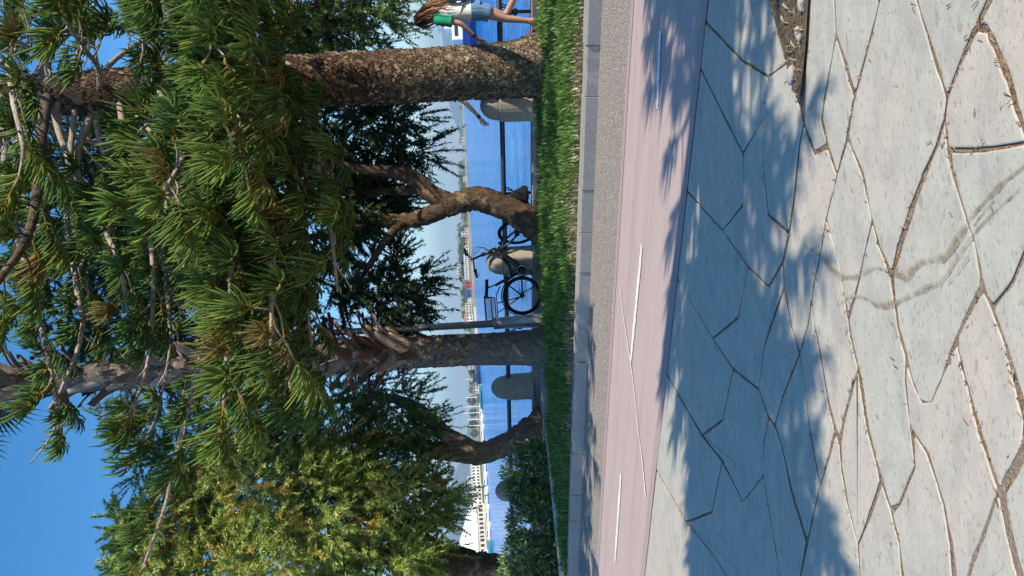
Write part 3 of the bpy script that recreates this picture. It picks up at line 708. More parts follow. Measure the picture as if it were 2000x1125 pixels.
# ------------------------------------------------------------------ pines with rope-like foliage
def make_spray(seed, L=.5, nc=58, clen=.46, rad=.0125, rings=5, sides=4):
    rg = np.random.default_rng(seed)
    s = rg.uniform(.02, 1, nc) ** .9; root = np.stack([s * L, rg.normal(scale=.006, size=nc), .10 * (s * L) ** 2], 1)
    ph = rg.uniform(0, 2 * np.pi, nc); fw = rg.uniform(.45, 1.15, nc) + .5 * (s > .85)
    d = unit(np.stack([fw, np.cos(ph) * .95, np.sin(ph) * .75 + .12], 1))
    ln = clen * rg.uniform(.55, 1.1, nc) * (1 - .25 * np.abs(s - .55)); up = np.array([.10, 0, 1.0])
    curve = rg.uniform(.35, 1.25, nc)
    tt = np.linspace(0, 1, rings)
    pts = root[:, None, :] + d[:, None, :] * (ln[:, None] * tt[None, :] * (1 - .25 * tt[None, :]))[:, :, None] + up[None, None, :] * (curve[:, None] * ln[:, None] * tt[None, :] ** 2 * .62)[:, :, None]
    tan = unit(np.gradient(pts, axis=1)); ref = unit(np.cross(d, sph(rg, nc)))
    b1 = unit(ref[:, None, :] - tan * (tan * ref[:, None, :]).sum(-1, keepdims=True)); b2 = np.cross(tan, b1)
    rd = rad * rg.uniform(.8, 1.2, nc)[:, None] * np.interp(tt, [0, .12, .75, .93, 1], [.65, 1, .9, .7, .12])[None, :]
    th = np.arange(sides) * 2 * np.pi / sides
    V = pts[:, :, None, :] + (b1[:, :, None, :] * np.cos(th)[None, None, :, None] + b2[:, :, None, :] * np.sin(th)[None, None, :, None]) * rd[:, :, None, None]
    V = V.reshape(-1, 3); base = np.arange(nc)[:, None, None] * rings * sides + np.arange(rings - 1)[None, :, None] * sides; k = np.arange(sides)[None, None, :]
    F = np.stack([base + k, base + (k + 1) % sides, base + sides + (k + 1) % sides, base + sides + k], -1).reshape(-1, 4)
    tint = np.broadcast_to(tt[None, :, None], (nc, rings, sides)).ravel()
    # woody stalk of the spray
    n = 5; x = np.linspace(-.05, L, n); st = np.stack([x, 0 * x, .10 * np.clip(x, 0, 9) ** 2], 1); r = np.linspace(.013, .006, n)
    SV = (st[:, None, :] + np.stack([0 * th, np.cos(th), np.sin(th)], 1)[None] * r[:, None, None]).reshape(-1, 3)
    b = np.arange(n - 1)[:, None] * sides; kk = np.arange(sides)[None]
    SF = np.stack([b + kk, b + (kk + 1) % sides, b + sides + (kk + 1) % sides, b + sides + kk], -1).reshape(-1, 4) + len(V)
    return np.concatenate([V, SV]), np.concatenate([F, SF]), np.concatenate([tint, np.zeros(len(SV))])
SPRAY = [make_spray(100 + i, L=.28 + .05 * (i % 4), nc=46 + 6 * (i % 3), clen=.25 + .025 * (i % 4), rad=.0098, rings=6) for i in range(8)]
SPRAY_ME = [np_mesh('foliage_spray', *SPRAY[i][:2], MAT['cord'], True, SPRAY[i][2]) for i in range(8)]
SPRAY_LO = [make_spray(200 + i, L=.36, nc=40, clen=.28, rad=.0115, rings=4, sides=3) for i in range(5)]

def pine(root, trunk_bot, branches, rng, n_parts, trunk_lean=None, sample_step=.18):
    """branches: list of (points, r0, r1, start fraction of foliage).  Puts limb meshes and sprays under root."""
    inv = Vector(root.location); sprays = []
    for bi, (pts, r0, r1, f0) in enumerate(branches):
        path = smooth_path(pts, 6); n = len(path)
        mb = MB(); mb.tube([p - inv for p in path], lerp_list([r0, (r0 * .55 + r1 * .6), r1 * 1.15], n), 8 if r0 > .03 else 6, rough=.10, rng=rng)
        seglen = [0.0]
        for i in range(1, n): seglen.append(seglen[-1] + (path[i] - path[i - 1]).length)
        T = seglen[-1]; s = f0 * T + rng.uniform(0, .2); side = rng.choice((-1, 1))
        def at(s_):
            for i in range(1, n):
                if seglen[i] >= s_ or i == n - 1:
                    u = (s_ - seglen[i - 1]) / max(1e-6, seglen[i] - seglen[i - 1]); return path[i - 1].lerp(path[i], min(u, 1)), (path[i] - path[i - 1]).normalized()
        while s < T:
            p, d = at(s); lat = d.cross(Vector((0, 0, 1)));
            lat = lat.normalized() if lat.length > 1e-3 else Vector((1, 0, 0))
            fr = s / T; tl = rng.uniform(.08, .62) * (1.25 - .55 * fr)
            ax = (d * rng.uniform(.35, .9) + lat * side * rng.uniform(.4, 1.0) + Vector((0, 0, rng.uniform(-.35, .30)))).normalized()
            q = p + ax * tl + Vector((0, 0, -.04 * tl))
            mb.tube([p - inv, p.lerp(q, .55) - inv + Vector((0, 0, -.02)), q - inv], [.012, .010, .008], 5)
            sprays.append((q, (ax + Vector((0, 0, rng.uniform(-.25, .15)))).normalized(), rng.uniform(.72, 1.12)))
            if tl > .3 and rng.random() < .6:
                p2 = p.lerp(q, .6); ax2 = (ax + d * .8 * rng.choice((-1, 1))).normalized(); sprays.append((p2, ax2, rng.uniform(.6, .9)))
            side = -side; s += sample_step * rng.uniform(.7, 1.35)
        p, d = at(T); sprays.append((p, d, rng.uniform(.9, 1.15)))
        mb.build('branch', MAT['twig'] if r0 < .06 else MAT['limb'], root, smooth=True)
    def vis(s):
        v = s[0] - CAM; f = v.dot(FWD)
        if f < .5: return 1e9
        px, py = 1000 - FPX * v.dot(UPV) / f, 562.5 - FPX * v.dot(RGT) / f
        return f if (-60 < px < 1150 and -60 < py < 1190) else 1e9
    def open_view(q):
        v = q - CAM; f = v.dot(FWD)
        if f < .5: return True
        px, py = 1000 - FPX * v.dot(UPV) / f, 562.5 - FPX * v.dot(RGT) / f
        if -40 < px < 300 and 110 < py < 235 and q.y < trunk_bot.y: return rng.random() < .16
        if 50 < px < 430 and abs(py - (749 - .125 * px)) < 55 and q.y < 12.5: return rng.random() < .48
        if px < 245 and py > 860: return False
        if px < 215 and py > 760: return rng.random() < .45
        return not (660 < px < 1100 and -40 < py < 1160)
    sprays = [q for q in sprays if open_view(q[0])]
    sprays.sort(key=vis); VV, FF, TT, off = [], [], [], 0
    for i, (q, ax, sc) in enumerate(sprays):
        x = Vector(ax); z = Vector((0, 0, 1)) + Vector((rng.uniform(-.3, .3), rng.uniform(-.3, .3), 0)); y = z.cross(x).normalized(); z = x.cross(y)
        M3 = Matrix((x, y, z)).transposed()
        if i < n_parts and vis(sprays[i]) < 1e8:
            o = link('foliage_spray', SPRAY_ME[rng.randrange(8)], root)
            o.matrix_local = Matrix.Translation(q - inv) @ M3.to_4x4() @ Matrix.Scale(sc, 4)
        else:
            v, f, t_ = SPRAY_LO[rng.randrange(5)]
            VV.append(v @ (np.array(M3).T * sc) + np.array(q - inv)); FF.append(f + off); TT.append(t_); off += len(v)
    if VV: link('foliage', np_mesh('foliage', np.concatenate(VV), np.concatenate(FF), MAT['cord'], True, np.concatenate(TT)), root, kind='stuff')
    return len(sprays)

def bark_flakes(name, path, rad, n, size, mat, parent, inv, seed, zmax=99):
    rg = np.random.default_rng(seed); P_ = np.array([tuple(p) for p in path]); m_ = len(P_); u = rg.uniform(0, m_ - 1.001, n); i = u.astype(int); f = (u - i)[:, None]
    c = P_[i] * (1 - f) + P_[i + 1] * f; r = np.interp(u, range(m_), rad); ax = unit(P_[i + 1] - P_[i]); a = rg.uniform(0, 2 * np.pi, n)
    e1 = unit(np.cross(ax, np.array([[0, 1, 0.0]]))); e2 = np.cross(ax, e1); nr = e1 * np.cos(a)[:, None] + e2 * np.sin(a)[:, None]; tg = np.cross(ax, nr)
    c = c + nr * (r * .985)[:, None]
    w_ = size * rg.uniform(.4, 1.2, n)[:, None]; h_ = size * rg.uniform(.3, 1.0, n)[:, None]; lift = size * rg.uniform(.15, .7, n)[:, None]
    rot = rg.uniform(-.9, .9, n)[:, None]; t2 = tg * np.cos(rot) + ax * np.sin(rot); a2 = ax * np.cos(rot) - tg * np.sin(rot)
    V = np.stack([c - t2 * w_ - a2 * h_, c + t2 * w_ - a2 * h_, c + t2 * w_ * .7 + a2 * h_ + nr * lift, c - t2 * w_ * .7 + a2 * h_ + nr * lift * .8], 1).reshape(-1, 3) - np.array(inv)
    o = np.arange(n)[:, None] * 4
    link(name, np_mesh(name, V, np.concatenate([o, o + 1, o + 2, o + 3], 1), MAT[mat]), parent, kind='stuff')

rng = random.Random(21)
# --- the big pine on the lawn (right)
FB = G(1063, 128, .118)
big = thing('pine_tree', 'tall pine with thick flaky bark trunk and rope-like green foliage', 'tree', FB)
ax_px = [(1068, 128), (1050, 129), (1010, 135), (900, 143), (780, 150), (650, 156), (420, 168), (200, 181), (0, 188)]
trunk = [P(x, y, FB.y) for x, y in ax_px]; trunk += [trunk[-1] + Vector((0, 0, 2.5)), trunk[-1] + Vector((.05, 0, 4.6))]
trad = [.56, .46, .40, .375, .375, .37, .35, .31, .27, .18, .05]
tp = smooth_path(trunk, 12); tr = lerp_list(trad, len(tp)); mb = MB()
mb.tube([p - FB for p in tp], tr, 40, rough=.03, rng=rng); mb.build('trunk', MAT['bark_flaky'], big, smooth=True)
bark_flakes('bark_flakes', tp, tr, 6000, .043, 'flake', big, FB, 31)
T0 = lambda px: P(px, 128 + (1063 - px) * .056, FB.y)
def PP(*a): return [P(*q) for q in a]
br = [
 ([T0(420)] + PP((405, 200, 10.5), (388, 300, 9.8), (375, 400, 9.3), (398, 520, 9.0), (402, 640, 8.8), (382, 740, 8.7), (345, 880, 8.7), (322, 990, 8.8), (268, 1140, 9.0)), .05, .014, .10),
 ([T0(300)] + PP((340, 215, 9.8), (395, 300, 8.6), (400, 312, 8.3), (350, 370, 7.8), (280, 390, 7.4)), .035, .012, .55),
 ([T0(60)] + PP((20, 120, 9.0), (25, 190, 8.0), (45, 285, 7.6), (40, 330, 7.6)), .04, .012, .35),
 ([T0(95)] + PP((85, 230, 9.8), (78, 300, 8.9), (70, 400, 8.2), (45, 480, 7.8), (0, 545, 7.5), (-50, 620, 7.3)), .075, .02, .35),
 ([T0(120)] + PP((110, 240, 10.4), (165, 380, 9.6), (215, 470, 9.0), (235, 520, 8.7), (250, 610, 8.4)), .05, .012, .30),
 ([T0(230)] + PP((245, 270, 10.3), (268, 330, 9.7), (290, 430, 9.2), (300, 560, 8.8), (290, 700, 8.6), (260, 800, 8.5)), .05, .012, .25),
 ([T0(480)] + PP((470, 250, 10.2), (500, 340, 9.4), (545, 400, 8.9), (560, 520, 8.6), (550, 640, 8.5), (560, 740, 8.6)), .04, .012, .30),
 ([T0(560)] + PP((600, 230, 10.0), (618, 300, 9.0), (625, 370, 8.6), (645, 450, 8.3), (655, 530, 8.2), (660, 570, 8.2)), .035, .012, .25),
 ([T0(520)] + PP((555, 240, 9.8), (580, 290, 9.0), (640, 330, 8.4), (650, 350, 8.2)), .03, .010, .35),
 ([T0(545)] + PP((550, 90, 10.2), (560, 40, 9.6), (590, -20, 9.0)), .045, .015, .35),
 ([T0(420)] + PP((430, 110, 10.0), (440, 60, 9.2), (450, -10, 8.6)), .04, .012, .30),
 ([T0(300)] + PP((300, 130, 10.0), (280, 80, 9.0), (260, 10, 8.2)), .04, .012, .30),
 ([T0(200)] + PP((190, 130, 9.8), (160, 90, 8.6), (120, 30, 7.9)), .04, .012, .30),
 ([T0(330)] + PP((330, 200, 9.6), (300, 230, 8.4), (270, 260, 7.8)), .035, .012, .35),
 ([T0(400)] + PP((440, 190, 9.4), (470, 220, 8.3), (480, 260, 7.8)), .035, .012, .35),
 ([T0(510)] + PP((520, 150, 9.6), (530, 180, 8.6), (520, 230, 8.0)), .03, .010, .40),
 ([T0(380)] + PP((340, 320, 10.2), (320, 470, 9.8), (330, 600, 9.6), (330, 700, 9.5), (300, 830, 9.5)), .045, .012, .25),
 ([T0(470)] + PP((450, 330, 10.4), (455, 480, 9.9), (470, 620, 9.6), (480, 720, 9.5), (500, 800, 9.5)), .045, .012, .25),
 ([T0(150)] + PP((130, 400, 10.2), (150, 560, 9.4), (160, 650, 9.1), (120, 760, 9.0), (95, 800, 9.0)), .045, .012, .30),
 ([T0(20)] + PP((10, 350, 10.2), (60, 560, 9.4), (90, 680, 9.0), (110, 790, 8.8), (105, 850, 8.8)), .045, .012, .40),
]
for z0 in np.arange(4.6, 11.6, .95):                        # regular whorls round the trunk
    nb = 5; a0 = rng.uniform(0, 6.28)
    for k in range(nb):
        a = a0 + 6.283 * k / nb + rng.uniform(-.25, .25); L = max(1.6, 4.6 - .27 * (z0 - 4)) * rng.uniform(.8, 1.05)
        u = Vector((math.cos(a), math.sin(a), 0)); o = Vector((FB.x, FB.y, z0)) - Vector((.052, 0, 0)) * z0
        if u.y < -.5 and z0 < 9: L *= .7
        if u.x < -.3 and z0 > 5.5: L *= .72
        if u.x * SUN_AZ.x + u.y * SUN_AZ.y > .80 and z0 < 8: L *= .45
        sag = rng.uniform(.25, .75) if z0 < 8 else .15
        br.append(([o, o + u * L * .35 + Vector((0, 0, .12)), o + u * L * .7 + Vector((0, 0, -sag * .6)), o + u * L + Vector((0, 0, -sag + .25))], .05, .013, .38))
COT = 1 / math.tan(SUN_EL)
for k, (sx, sy) in enumerate(((-2, 10.5), (-3.5, 11), (-.2, 10.3), (-1, 9.4), (.7, 10.9), (-3, 9.8), (-2.1, 9.1), (-4.3, 10.6), (.3, 11.6), (-1.2, 11.5), (-3.4, 12.0), (-3.6, 9.4), (-1.5, 10.1), (-2.6, 11.4), (-.6, 10.8), (-4.6, 9.9), (-.5, 8.95), (-1.7, 9.6), (-2.8, 10.3), (-4.1, 11.0), (.2, 9.7))):
    z = 3.1 + (k * .37) % 1.0; e = Vector((sx + z * COT * SUN_AZ.x, sy + z * COT * SUN_AZ.y, z)); o = Vector((FB.x - .052 * (z + .6), FB.y, z + .6)); br.append(([o, o.lerp(e, .4) + Vector((0, 0, .15)), o.lerp(e, .75) + Vector((0, 0, .05)), e], .045, .013, .40))
for k in range(17):
    t_ = 4.9 + .33 * k; q = K(t_, (7.45, 8.2, 7.0 if t_ > 7.6 else 7.9)[k % 3]); z = 3.3 + (k * .29) % .7
    e = Vector((q.x + z * COT * SUN_AZ.x, q.y + z * COT * SUN_AZ.y, z)); o = Vector((FB.x - .052 * (z + .8), FB.y, z + .8)); br.append(([o, o.lerp(e, .4) + Vector((0, 0, .15)), o.lerp(e, .75) + Vector((0, 0, .05)), e], .04, .013, .55))
nspr = pine(big, FB, br, rng, 285)
print('sprays', nspr)

# --- the low pine just out of frame on the right whose shadow lies over the stones
NB = Vector((4.3, 1.65, 0))
low = thing('pine_tree', 'low spreading pine at the right edge shading the paving', 'tree', NB)
mb = MB(); mb.tube([Vector((0, 0, -.05)), Vector((.02, 0, 1.5)), Vector((-.05, .03, 3.0)), Vector((-.1, 0, 4.4)), Vector((-.1, 0, 5.0))], [.24, .19, .17, .10, .03], 14, rough=.05, rng=rng)
mb.build('trunk', MAT['bark_flaky'], low, smooth=True)
br2 = []
GRID = []
for i in range(16):
    sx = -3.6 + .42 * i; lo = 3.42 + max(0, sx - .3) * .26; hi = (4.36 if sx < -1.0 else 4.62) + max(0, sx - .8) * .16
    for k in range(4): GRID.append((sx + rng.uniform(-.2, .2), lo + (hi - lo) * k / 3 + rng.uniform(-.08, .08), rng.uniform(3.0, 3.7)))
for (sx, sy, z) in GRID:
    c = Vector((sx + z * COT * SUN_AZ.x, sy + z * COT * SUN_AZ.y, z)); o = NB + Vector((0, 0, z - .35))
    br2.append(([o, o.lerp(c, .4) + Vector((0, 0, .1)), o.lerp(c, .75) + Vector((0, 0, .08)), c], .035, .012, .42))
pine(low, NB, br2, rng, 0, sample_step=.185)

# ------------------------------------------------------------------ feathery trees (tamarisk-like)
def feather_mesh(name, blobs, n_tip, n_str, rg, mat, inv, ln=(.07, .16), wd=(.007, .014), droop=.25, plume=.55):
    """blobs: (centre, (rx, ry, rz)).  Tips on clumps over each blob's shell, each a small plume of narrow leaves."""
    vol = np.array([b[1][0] * b[1][1] * b[1][2] for b in blobs]) ** .62; vol /= vol.sum(); cs, ds = [], []
    for (c, r), q in zip(blobs, vol):
        k = max(6, int(n_tip * q)); nsub = max(5, k // 14)
        dirs = sph(rg, nsub); sub = dirs * rg.uniform(.45, .98, (nsub, 1)) * np.array(r); sr = np.mean(r) * rg.uniform(.16, .34, nsub)
        j = rg.integers(0, nsub, k); dd = sph(rg, k); dd[:, 2] = dd[:, 2] * .8
        cs.append(np.array(c) + sub[j] + dd * (sr[j] * rg.uniform(.45, 1.0, k) ** .5)[:, None]); ds.append(unit(dirs[j] * .5 + dd * .9))
    c, d = np.concatenate(cs), np.concatenate(ds); ho = d.copy(); d[:, 2] -= droop; d = unit(d); T = len(c)
    s = rg.uniform(0, 1, (T, n_str)); pl = plume * rg.uniform(.6, 1.2, (T, 1))
    axis = c[:, None, :] + d[:, None, :] * (s * pl)[:, :, None]; axis[:, :, 2] -= .22 * (s * pl) ** 2 / plume
    hint = unit(ho)[:, None, :] + .55 * sph(rg, T * n_str).reshape(T, n_str, 3)
    sd = unit(d[:, None, :] * rg.uniform(.3, 1.0, (T, n_str, 1)) + sph(rg, T * n_str).reshape(T, n_str, 3) * .75)
    l = rg.uniform(*ln, (T, n_str, 1)) * (1 - .45 * s[:, :, None]); wv = unit(np.cross(sd, hint)) * rg.uniform(*wd, (T, n_str, 1))
    V = np.stack([axis - wv, axis + wv, axis + sd * l], 2).reshape(-1, 3) - np.array(inv)
    # thin stalks
    F = np.arange(len(V)).reshape(-1, 3)
    return np_mesh(name, V, F, MAT[mat])
def px_blob(px, py, Y, rv, rl, rd):
    c = P(px, py, Y); k = Y / FPX; return (tuple(c), (rl * k, rd, rv * k))
def feather_tree(label, stems, blobs, n_tip, n_str, mat, seed, bark='bark_twist_shaded', twigs=60, **kw):
    rg = np.random.default_rng(seed); rr = random.Random(seed); base = stems[0][0][0]; inv = Vector((base.x, base.y, .1))
    root = thing('tamarisk_tree', label, 'tree', inv, group='feathery trees along the quay'); ends = []
    for i, (pts, rad) in enumerate(stems):
        pa = smooth_path(pts, 8); mb = MB(); mb.tube([p - inv for p in pa], lerp_list(rad, len(pa)), 20 if i == 0 else 14, rough=.09, rng=rr)
        mb.build('trunk' if i == 0 else 'limb', MAT[bark], root, smooth=True); ends += pa[len(pa) // 3:] if i else pa[-6:]
    mb = MB()
    for k in range(twigs):
        c, r = blobs[rr.randrange(len(blobs))]; q = Vector(c) + Vector(tuple(sph(rg, 1)[0])) * min(r) * .8; s = min(ends, key=lambda e: (e - q).length)
        md = s.lerp(q, .5) + Vector((rr.uniform(-.15, .15), rr.uniform(-.15, .15), rr.uniform(0, .25))); pa = smooth_path([s, md, q], 4)
        mb.tube([p - inv for p in pa], lerp_list([.035, .02, .006], len(pa)), 5)
    mb.build('twigs', MAT[bark], root, smooth=True, kind='stuff')
    link('crown', feather_mesh('crown', blobs, n_tip, n_str, rg, mat, inv, **kw), root)
    return root
Y1 = 13.1
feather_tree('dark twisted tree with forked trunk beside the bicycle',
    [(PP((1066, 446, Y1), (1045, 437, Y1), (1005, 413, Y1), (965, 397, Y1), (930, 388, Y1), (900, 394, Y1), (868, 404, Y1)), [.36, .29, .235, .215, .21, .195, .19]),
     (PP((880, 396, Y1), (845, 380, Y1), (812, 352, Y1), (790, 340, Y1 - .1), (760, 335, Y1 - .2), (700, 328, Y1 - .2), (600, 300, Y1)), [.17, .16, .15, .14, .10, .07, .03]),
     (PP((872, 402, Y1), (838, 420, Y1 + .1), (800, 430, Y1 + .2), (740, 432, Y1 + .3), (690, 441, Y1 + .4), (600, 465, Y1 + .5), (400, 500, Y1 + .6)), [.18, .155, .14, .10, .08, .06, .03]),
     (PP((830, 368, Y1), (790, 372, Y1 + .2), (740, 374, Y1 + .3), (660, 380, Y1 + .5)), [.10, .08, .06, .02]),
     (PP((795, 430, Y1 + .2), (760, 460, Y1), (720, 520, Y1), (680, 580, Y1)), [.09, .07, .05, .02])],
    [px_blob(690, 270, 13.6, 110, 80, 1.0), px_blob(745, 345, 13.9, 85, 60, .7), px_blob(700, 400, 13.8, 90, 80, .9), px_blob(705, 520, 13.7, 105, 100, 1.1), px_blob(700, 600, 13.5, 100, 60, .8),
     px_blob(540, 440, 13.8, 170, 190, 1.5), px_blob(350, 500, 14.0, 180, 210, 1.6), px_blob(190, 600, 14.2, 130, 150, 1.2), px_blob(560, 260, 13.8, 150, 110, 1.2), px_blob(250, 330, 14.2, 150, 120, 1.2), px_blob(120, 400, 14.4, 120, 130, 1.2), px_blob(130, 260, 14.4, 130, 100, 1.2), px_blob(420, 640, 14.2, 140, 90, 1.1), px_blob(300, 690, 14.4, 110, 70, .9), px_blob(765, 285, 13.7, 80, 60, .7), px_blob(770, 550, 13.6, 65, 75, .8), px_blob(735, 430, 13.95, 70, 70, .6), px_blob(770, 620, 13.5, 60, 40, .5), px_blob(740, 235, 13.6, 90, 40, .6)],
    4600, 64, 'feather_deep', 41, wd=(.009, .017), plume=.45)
Y2 = 15.0
feather_tree('forked tree on sunlit sandy ground right of the oleander bush',
    [(PP((1062, 835, Y2), (1040, 842, Y2), (1010, 856, Y2), (985, 869, Y2), (955, 881, Y2), (925, 886, Y2)), [.42, .31, .235, .215, .215, .23]),
     (PP((930, 884, Y2), (902, 868, Y2), (868, 846, Y2), (835, 815, Y2), (800, 791, Y2), (740, 776, Y2), (600, 790, Y2)), [.21, .19, .16, .14, .12, .08, .03]),
     (PP((932, 888, Y2), (895, 884, Y2), (850, 880, Y2), (810, 870, Y2), (720, 855, Y2 + .2), (560, 880, Y2 + .3), (400, 940, Y2 + .3)), [.22, .19, .17, .14, .10, .06, .03])],
    [px_blob(760, 775, 14.9, 95, 60, .8), px_blob(795, 830, 15.2, 80, 60, .7), px_blob(640, 800, 15.2, 120, 110, 1.2), px_blob(480, 840, 15.3, 130, 110, 1.2), px_blob(680, 880, 15.4, 130, 80, 1.2), px_blob(350, 900, 15.3, 110, 90, 1.0), px_blob(230, 815, 15.4, 60, 40, .5)],
    1500, 70, 'feather_green', 42, bark='bark_sunlit')
Y3 = 14.2
feather_tree('large feathery tree with yellowing foliage at the left frame edge',
    [(PP((1085, 1122, Y3), (1030, 1124, Y3), (975, 1120, Y3), (930, 1112, Y3), (880, 1100, Y3), (780, 1085, Y3), (600, 1060, Y3), (380, 1050, Y3)), [.40, .36, .34, .32, .28, .20, .10, .04]),
     (PP((935, 1112, Y3), (905, 1090, Y3), (860, 1075, Y3 - .1), (760, 1010, Y3 - .3), (640, 970, Y3 - .4)), [.22, .2, .16, .09, .03])],
    [px_blob(770, 1000, 13.9, 105, 110, 1.1), px_blob(600, 990, 13.5, 150, 110, 1.2), px_blob(430, 960, 13.7, 130, 100, 1.2), px_blob(340, 1040, 13.9, 110, 90, 1.1), px_blob(520, 1090, 13.4, 170, 100, 1.2), px_blob(740, 1100, 13.6, 120, 90, 1.0),
     px_blob(260, 1110, 14.0, 40, 50, .6), px_blob(640, 900, 14.2, 110, 60, .8), px_blob(255, 1020, 14.2, 35, 35, .5), px_blob(400, 1160, 13.6, 170, 110, 1.4), px_blob(840, 960, 14.1, 45, 70, .7), px_blob(840, 1070, 14.1, 50, 60, .7)],
    3300, 74, 'feather_gold', 43, wd=(.009, .017), plume=.45)
feather_tree('feathery tree hanging over the walking woman from the right frame edge',
    [(PP((1100, -470, 7.6), (1000, -470, 7.6), (880, -465, 7.6), (700, -430, 7.8), (540, -380, 8.0)), [.24, .2, .18, .12, .05]),
     (PP((740, -440, 7.75), (630, -260, 9.4), (610, -90, 11.0), (640, 40, 12.2)), [.11, .08, .05, .02])],
    [px_blob(690, 30, 12.4, 105, 80, .8), px_blob(640, 100, 12.6, 110, 60, .7), px_blob(560, -20, 12.0, 130, 110, 1.0), px_blob(720, -60, 12.8, 90, 70, .7), px_blob(470, 60, 12.4, 120, 120, .9), px_blob(520, -390, 7.9, 110, 110, .8)],
    1100, 64, 'feather_green', 44)

# ------------------------------------------------------------------ palm trunk with peeling leaf bases
PB = G(1070, 678, .11); rng = random.Random(5)
palm = thing('palm_tree', 'palm trunk with peeling old leaf bases beside the grey lamp post', 'tree', PB)
pc = [P(x, y, PB.y) for x, y in ((1075, 678), (1062, 678), (1035, 679), (1000, 680), (950, 682), (900, 684), (800, 688), (700, 692), (500, 711), (300, 728), (100, 744), (30, 749))]
pc += [pc[-1] + Vector((-.05, 0, .7)), pc[-1] + Vector((-.1, 0, 1.5))]
prad = [.37, .335, .305, .285, .27, .265, .265, .27, .25, .235, .225, .22, .22, .18]
path = smooth_path(pc, 10); pr = lerp_list(prad, len(path)); mb = MB(); mb.tube([p - PB for p in path], pr, 28, rough=.025, rng=rng); mb.build('trunk', MAT['bark_palm'], palm, smooth=True)
bark_flakes('fibre', path[48:95], pr[48:95], 3600, .03, 'flake', palm, PB, 77)
def boot_mesh(seed):
    rg = random.Random(seed); n, m_ = 5, 3; v = []
    L = rg.uniform(.24, .40); W = rg.uniform(.05, .085); curl = rg.uniform(.14, .36)
    for side in (0, 1):
        for i in range(n):
            s = i / (n - 1); wv = W * (1.15 - .55 * s + rg.uniform(-.08, .08)); 
            for j in range(m_):
                y = (j / (m_ - 1) - .5) * 2 * wv; out = .01 + curl * s ** 1.6 - .25 * y * y / W - (.014 if side else 0)
                v.append((out, y, s * L + (rg.uniform(-.03, .03) if i == n - 1 else 0)))
    f = []
    for i in range(n - 1):
        for j in range(m_ - 1):
            a = i * m_ + j; f.append((a, a + 1, a + m_ + 1, a + m_)); b = a + n * m_; f.append((b, b + m_, b + m_ + 1, b + 1))
    k = n * m_
    for i in range(n - 1):
        for j in (0, m_ - 1):
            a, b = i * m_ + j, (i + 1) * m_ + j; f.append((a, b, b + k, a + k))
    a = (n - 1) * m_; f += [(a + j, a + j + 1, a + j + 1 + k, a + j + k) for j in range(m_ - 1)]
    mb = MB(); mb.add(v, f); return mb.mesh('leaf_base', MAT['boot'], True)
BOOT = [boot_mesh(i) for i in range(7)]; i0 = 58; k = 0
ga = 0.0
for u in np.linspace(58, len(path) - 6, 190):
    i = int(u); p = path[i].lerp(path[min(i + 1, len(path) - 1)], u - i); ga += 2.39996
    o = link('leaf_base', BOOT[R.randrange(7)], palm); r = pr[i] * .93; o.location = p - PB + Vector((r * math.cos(ga), r * math.sin(ga), 0))
    px = 1000 - FPX * (p - CAM).dot(UPV) / (p - CAM).dot(FWD); big_ = 1.35 if 600 < px < 770 else 1.05
    o.rotation_euler = (rng.uniform(-.45, .45), rng.uniform(-.25, .45), ga + rng.uniform(-.3, .3)); s = rng.uniform(.75, 1.15) * big_; o.scale = (s, s, s); k += 1
for q in range(64):                                         # the shaggy collar below mid-height
    u = 62 + 26 * (q / 64) + rng.uniform(-1, 1); i = int(u); p = path[i]; ga += 2.39996; r = pr[i] * .95
    o = link('leaf_base', BOOT[R.randrange(7)], palm); o.location = p - PB + Vector((r * math.cos(ga), r * math.sin(ga), 0))
    o.rotation_euler = (rng.uniform(-.6, .6), rng.uniform(.0, .9), ga + rng.uniform(-.4, .4)); sc_ = rng.uniform(.8, 1.45); o.scale = (sc_, sc_ * .8, sc_)
top = path[-1]                                              # crown of fan fronds above the frame
FR = []
for q in range(2):
    mb = MB(); rg = random.Random(q); pts = [Vector((0, 0, 0)), Vector((.5, 0, .12)), Vector((1.0, 0, .08))]; mb.tube(pts, [.025, .018, .012], 5)
    for a in np.linspace(-1.9, 1.9, 30):
        L = .85 * (1 - .12 * abs(a)) * rg.uniform(.9, 1.05); d = Vector((math.cos(a), math.sin(a), 0)); wv = Vector((-d.y, d.x, 0)) * .022; b = Vector((1.0, 0, .08))
        mid = b + d * L * .6 + Vector((0, 0, -.03)); tip = b + d * L + Vector((0, 0, -.22 * L)); mb.add([b, mid - wv, tip, mid + wv], [(0, 1, 2), (0, 2, 3)])
    FR.append(mb.mesh('frond', MAT['palm_frond']))
for k in range(26):
    o = link('frond', FR[k % 2], palm); o.location = top - PB + Vector((0, 0, -.1)); o.rotation_euler = (0, rng.uniform(-1.0, .8), k * 2.4)

